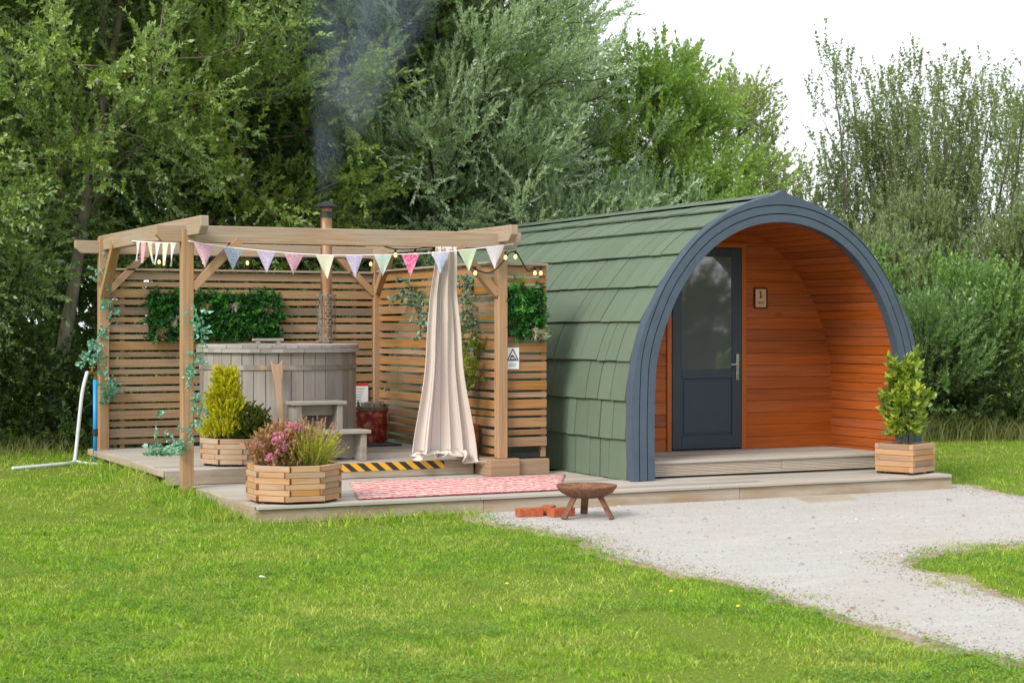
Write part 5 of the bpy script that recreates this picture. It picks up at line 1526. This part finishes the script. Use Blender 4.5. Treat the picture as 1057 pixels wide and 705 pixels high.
# ------------------------------------------------------------------ floor things
mb = MB(); rugp = [(4.86, 12.90), (6.66, 12.93), (7.42, 14.28), (5.36, 14.42)]
NU, NV = 40, 24; 
mb.v = []
for j in range(NV + 1):
    for i in range(NU + 1):
        u, v = i / NU, j / NV; a = Vector(rugp[0]).lerp(Vector(rugp[1]), u); b = Vector(rugp[3]).lerp(Vector(rugp[2]), u); p = a.lerp(b, v)
        mb.v.append((p.x, p.y, .1475 + .0022 * math.sin(u * 23 + v * 3) * math.sin(v * 9 + u)))
for j in range(NV):
    for i in range(NU):
        a = j * (NU + 1) + i; mb.f.append((a, a + 1, a + NU + 2, a + NU + 1)); q = lambda i, j: (i / NU * 1.9, j / NV * 1.45); mb.uv.append([q(i, j), q(i + 1, j), q(i + 1, j + 1), q(i, j + 1)])
rug = mb.build('rug', 'rug', None, smooth=True); sd = rug.modifiers.new('t', 'SOLIDIFY'); sd.thickness = .004; sd.offset = -1
tag(rug, 'flat red and white patterned rug on the low deck in front of the curtain', 'rug')
mb = MB()
for a, b in ((0, 1),):
    mb.bar((*rugp[a], .148), (*rugp[b], .148), .012, .006)
e = mb.build('rug_border', 'rug_edge', None); e.parent = rug

YT = 14.7365
mb = MB(); mb.quad([(5.22, YT, .206), (6.40, YT, .206), (6.40, YT, .273), (5.22, YT, .273)], [(0, 0), (1.18, 0), (1.18, .066), (0, .066)])
mb.quad([(5.22, YT, .273), (6.40, YT, .273), (6.40, YT, .2785), (5.22, YT, .2785)], [(0, .066), (1.18, .066), (1.18, .07), (0, .07)])
mb.quad([(5.22, YT, .2785), (6.40, YT, .2785), (6.40, YT + .03, .2785), (5.22, YT + .03, .2785)], [(0, .07), (1.18, .07), (1.18, .10), (0, .10)])
tag(mb.build('hazard_tape', 'hazard'), 'black and yellow hazard tape along the step edge of the raised deck', 'tape')

# fire pit
fp = thing('fire_pit', 'rusty shallow bowl fire pit on three splayed legs on the gravel', 'fire pit', (6.47, 12.09, .008))
bx, by = 6.47, 12.09
mb = MB(); mb.lathe([(.0, .160), (.08, .163), (.15, .178), (.205, .207), (.236, .248), (.241, .262), (.234, .266), (.226, .256), (.195, .222), (.14, .196), (.07, .182), (.0, .178)], (bx, by, 0), 40); mb.build('bowl', 'rust', fp, smooth=True)
mb = MB(); mb.lathe([(.17, .214), (.1, .222), (.0, .226)], (bx, by, 0), 24); mb.build('ash_bed', 'gravel_dark', fp, smooth=True)
va = math.atan2(-.901, -.4337)
for a in (va - .86, va + .88, va + PI + .05):
    d = Vector((math.cos(a), math.sin(a), 0)); c = Vector((bx, by, 0))
    l = MB(); l.bar(c + d * .125 + Vector((0, 0, .19)), c + d * .245 + Vector((0, 0, .014)), .058, .016, tuple(d)); l.build('leg', 'rust', fp, .002)
# bricks
def brick(x, y, z, rz, label):
    R = Euler((0, 0, rz)).to_matrix(); mb = MB(); mb.box((0, 0, .0325), (.205, .10, .065), R)
    o = mb.build('brick', 'brick', None, .005, seg=2); o.location = (x, y, z); tag(o, label, 'brick', 'bricks by the fire pit')
brick(6.10, 12.36, .009, -.12, 'single red brick lying flat farthest from the fire pit')
brick(6.30, 12.44, .009, .9, 'red brick set askew behind the one touching the fire pit leg')
brick(6.33, 12.26, .009, .1, 'red brick lying nearest the fire pit leg')
mb = MB(); P4 = [(8.86, 12.70), (9.42, 12.70), (9.24, 12.30), (8.70, 12.26)]
lo = [Vector((*p, .004)) for p in P4]; hi = [Vector((*p, .0135)) for p in P4]
mb.hexa([lo[3], lo[2], lo[0], lo[1], hi[3], hi[2], hi[0], hi[1]], (.55, .4, .02)); tag(mb.build('board', 'slab', None, .004), 'flat tan board sunk in the gravel in front of the porch step', 'board')

# standpipe and hose
sp = thing('standpipe', 'thin bright blue water pipe standing by the far pergola post', 'pipe', (3.79, 17.45, .15))
mb = MB(); mb.tube([(3.79, 17.45, .10), (3.79, 17.45, .98)], .021, 12); mb.build('pipe', 'blue_pipe', sp, smooth=True)
mb = MB(); mb.tube([(3.79, 17.45, .42), (3.79, 17.45, .49)], .028, 10); mb.build('clamp', 'dark_metal', sp)
mb = MB(); mb.tube([(3.79, 17.45, .98), (3.79, 17.43, 1.03), (3.74, 17.36, 1.06), (3.68, 17.30, 1.05)], .017, 8); mb.tube([(3.74, 17.36, 1.06), (3.74, 17.36, 1.10)], .009, 6); mb.bar((3.71, 17.36, 1.105), (3.77, 17.36, 1.105), .012, .01); mb.build('tap', 'brass', sp)
mb = MB(); hp = catmull([(3.68, 17.30, 1.055), (3.665, 17.27, 1.03), (3.62, 17.25, .85), (3.58, 17.24, .5), (3.55, 17.23, .24), (3.52, 17.2, .185), (3.42, 17.1, .18), (3.24, 17.0, .178), (3.04, 16.90, .175), (2.88, 16.84, .172)], 8)
mb.tube(hp, .018, 10); mb.tube(catmull([(3.56, 17.22, .19), (3.62, 17.1, .18), (3.70, 16.95, .18), (3.74, 16.9, .175)], 6), .0145, 10)
tag(mb.build('garden_hose', 'hose', None, smooth=True), 'white hose dropping from the tap and trailing over the grass', 'hose')

# small litter on lawn and gravel
def leaf_on(x, y, rz, s, mat, label, name='fallen_leaf', cat='leaf', z=None):
    mb = MB(); z = (gz(x, y) + .045) if z is None else z
    pts = [(-.5, 0), (-.2, .28), (.15, .3), (.5, .02), (.15, -.27), (-.2, -.25)]
    R = Euler((.15, .2, rz)).to_matrix(); c = [Vector((x, y, z)) + R @ Vector((a * s, b * s, .12 * s * (b * b * 10))) for a, b in pts]
    mb.quad(c); tag(mb.build(name, mat), label, cat)
leaf_on(3.09, 9.75, .4, .07, 'pale_leaf', 'pale leaf lying on the lawn below the flower planter')
leaf_on(3.22, 9.60, 1.4, .05, 'pale_leaf', 'smaller pale leaf close beside the bigger one on the lawn')
leaf_on(7.05, 7.9, 1.0, .05, 'dead_leaf', 'dark dry leaf on the gravel near the grass island', z=.02)
leaf_on(9.9, 11.9, .3, .06, 'gravel_dark', 'dark scrap on the gravel below the square planter', 'bark_scrap', 'scrap', z=.02)
leaf_on(5.35, 7.0, .9, .06, 'dead_leaf', 'tan dead leaf in the grass near the path edge')
for i, (x, y, lab) in enumerate(((5.0, 8.35, 'yellow dandelion nearest the gravel path'), (5.05, 7.75, 'yellow dandelion low in the lawn near the path'), (4.3, 9.0, 'yellow dandelion alone in the middle of the lawn'))):
    mb = MB(); mb.lathe([(.0, .0), (.008, .003), (.011, .008), (.007, .012), (.0, .013)], (x, y, gz(x, y) + .03), 10); o = mb.build('dandelion', 'dandelion'); tag(o, lab, 'flower', 'dandelions in the lawn')
def pebbles():
    rng = np.random.default_rng(9); n = 5200
    x = rng.uniform(5.4, 10.8, n); y = rng.uniform(5.5, 12.76, n); k = inside(PATH, x, y); x, y = x[k], y[k]; n = len(x)
    s = rng.uniform(.004, .011, n) * (1 + 1.2 * (rng.random(n) < .03)); base = np.array([[1, 0, 0], [0, 1, 0], [-1, 0, 0], [0, -1, 0], [0, 0, .7]])
    a = rng.random(n) * 6.28; R = np.stack([np.stack([np.cos(a), -np.sin(a), a * 0], 1), np.stack([np.sin(a), np.cos(a), a * 0], 1), np.stack([a * 0, a * 0, a * 0 + 1], 1)], 1)
    V = np.einsum('nij,kj->nki', R, base) * (s[:, None, None] * rng.uniform(.6, 1.3, (n, 1, 3))) + np.stack([x, y, np.full(n, .009)], 1)[:, None, :]
    b = np.arange(n)[:, None] * 5; F = np.concatenate([b + np.array(f) for f in ((0, 1, 4), (1, 2, 4), (2, 3, 4), (3, 0, 4))], 1).reshape(-1, 3)
    m = paint('pebble', (.52, .495, .455), .9, .1, 8, .2, .3, island=.5)
    tag(np_mesh('gravel', V.reshape(-1, 3), F, m), 'loose pale gravel chips scattered over the path', 'gravel', kind='stuff')
pebbles()
def crumbs():
    rng = np.random.default_rng(19); E = []
    n0 = len(PATH)
    for i in range(n0):
        a, b = np.array(PATH[i]), np.array(PATH[(i + 1) % n0]); L = np.linalg.norm(b - a); k = int(L * 420)
        if a[1] > 12.9 and b[1] > 12.9: continue
        t = rng.random(k)[:, None]; nr = np.array([-(b - a)[1], (b - a)[0]]) / max(L, 1e-6)
        E.append(a + (b - a) * t + nr * (np.abs(rng.normal(0, .17, k)) * -sgn * 1.0 - sgn * -.05)[:, None])
    P = np.concatenate(E); n = len(P); s = rng.uniform(.003, .0075, n) * (1 + (rng.random(n) < .03)); base = np.array([[1, 0, 0], [0, 1, 0], [-1, 0, 0], [0, -1, 0], [0, 0, .8]])
    V = base[None] * (s[:, None, None] * rng.uniform(.6, 1.4, (n, 1, 3))) + np.stack([P[:, 0], P[:, 1], np.full(n, .009)], 1)[:, None, :]
    b = np.arange(n)[:, None] * 5; F = np.concatenate([b + np.array(f) for f in ((0, 1, 4), (1, 2, 4), (2, 3, 4), (3, 0, 4))], 1).reshape(-1, 3)
    tag(np_mesh('soil_crumbs', V.reshape(-1, 3), F, paint('crumb', (.42, .36, .275), .95, .2, 8, .1, .3, island=.5)), 'brown soil crumbs and chaff worn on to the gravel edges', 'soil', kind='stuff')
crumbs()

# smoke from the flue
def smoke():
    mb = MB(); pts = [(5.925 + .18 * h_ + .045 * h_ * h_, 16.62 + .06 * h_, 2.775 + h_) for h_ in np.linspace(.005, 3.4, 24)]
    mb.tube(pts, [.09 + .345 * (p_[2] - 2.775) for p_ in pts], 20)
    m, nt, out = new_mat('wood_smoke')
    v = N(nt, 'ShaderNodeVolumePrincipled'); v.inputs['Color'].default_value = (.62, .76, 1, 1); v.inputs['Anisotropy'].default_value = .1
    pos = geom(nt, 'Position'); nz = noise(nt, mapping(nt, pos, (2.4, 2.4, 1.3)), 1.0, 3, .5, .8)
    d = ramp(nt, nz, [(.40, .0), (.66, 1.)])
    def mth(op, a, b=0.0):
        q = N(nt, 'ShaderNodeMath', operation=op)
        for i_, x_ in enumerate((a, b)):
            if hasattr(x_, 'links'): nt.links.new(x_, q.inputs[i_])
            else: q.inputs[i_].default_value = x_
        return q.outputs[0]
    sp_ = N(nt, 'ShaderNodeSeparateXYZ'); nt.links.new(pos, sp_.inputs[0])
    hh = mth('SUBTRACT', sp_.outputs[2], 2.76)
    ax = mth('ADD', 5.925, mth('ADD', mth('MULTIPLY', hh, .18), mth('MULTIPLY', mth('MULTIPLY', hh, hh), .045)))
    ay = mth('ADD', 16.62, mth('MULTIPLY', hh, .06))
    dx = mth('SUBTRACT', sp_.outputs[0], ax); dy = mth('SUBTRACT', sp_.outputs[1], ay)
    rr = mth('ADD', .08, mth('MULTIPLY', hh, .34))
    q2 = mth('DIVIDE', mth('ADD', mth('MULTIPLY', dx, dx), mth('MULTIPLY', dy, dy)), mth('MULTIPLY', rr, rr))
    fall = mth('MAXIMUM', mth('SUBTRACT', 1.0, q2), 0.0)
    thin = mth('DIVIDE', .34, mth('ADD', .28, mth('MULTIPLY', hh, .36)))
    nt.links.new(mth('MULTIPLY', mth('MULTIPLY', mth('MULTIPLY', fall, d), thin), 1.2), v.inputs['Density'])
    nt.links.new(v.outputs[0], out.inputs['Volume'])
    o = mb.build('smoke', m); tag(o, 'thin bluish wood smoke drifting up from the hot tub flue', 'smoke', kind='stuff')
smoke()

# ------------------------------------------------------------------ light, sky, camera
SUN_DIR = Vector((-.80, -.42, .68)).normalized()
w = bpy.data.worlds.new('World'); SC.world = w; w.use_nodes = True
nt = w.node_tree; bg = nt.nodes['Background']
sky = nt.nodes.new('ShaderNodeTexSky'); sky.sky_type = 'NISHITA'; sky.sun_disc = False
sky.sun_elevation = math.asin(SUN_DIR.z); sky.sun_rotation = math.atan2(SUN_DIR.x, SUN_DIR.y); sky.air_density = 1.2; sky.dust_density = 4.0
cl = mix(nt, .78, sky.outputs[0], (11.0, 11.3, 11.8))
nt.links.new(cl, bg.inputs['Color']); bg.inputs['Strength'].default_value = .102
sun = bpy.data.lights.new('sun', 'SUN'); sun.energy = 2.6; sun.angle = math.radians(22); sun.color = (1, .95, .87)
so = bpy.data.objects.new('sun', sun); COL.objects.link(so); so.rotation_euler = SUN_DIR.to_track_quat('Z', 'Y').to_euler(); so.location = (0, 0, 30)

cam = bpy.data.cameras.new('camera'); co = bpy.data.objects.new('camera', cam); COL.objects.link(co)
co.location = (0, 0, 1.5); co.rotation_euler = (math.radians(90), 0, -CAM_A)
cam.sensor_width = 36; cam.lens = 36 * 1800 / 1057; cam.shift_y = -14.5 / 1057; cam.clip_end = 2000; cam.clip_start = .1
cam.dof.use_dof = True; cam.dof.focus_distance = 15.2; cam.dof.aperture_fstop = 5.6
SC.camera = co
SC.view_settings.view_transform = 'Standard'; SC.view_settings.look = 'None'; SC.view_settings.exposure = .45; SC.view_settings.gamma = 1
SC.cycles.volume_step_rate = 4; SC.cycles.max_bounces = 8; SC.cycles.transparent_max_bounces = 8
SC.cycles.use_denoising = True
print('STATS', STATS, sum(s[1] for s in STATS))
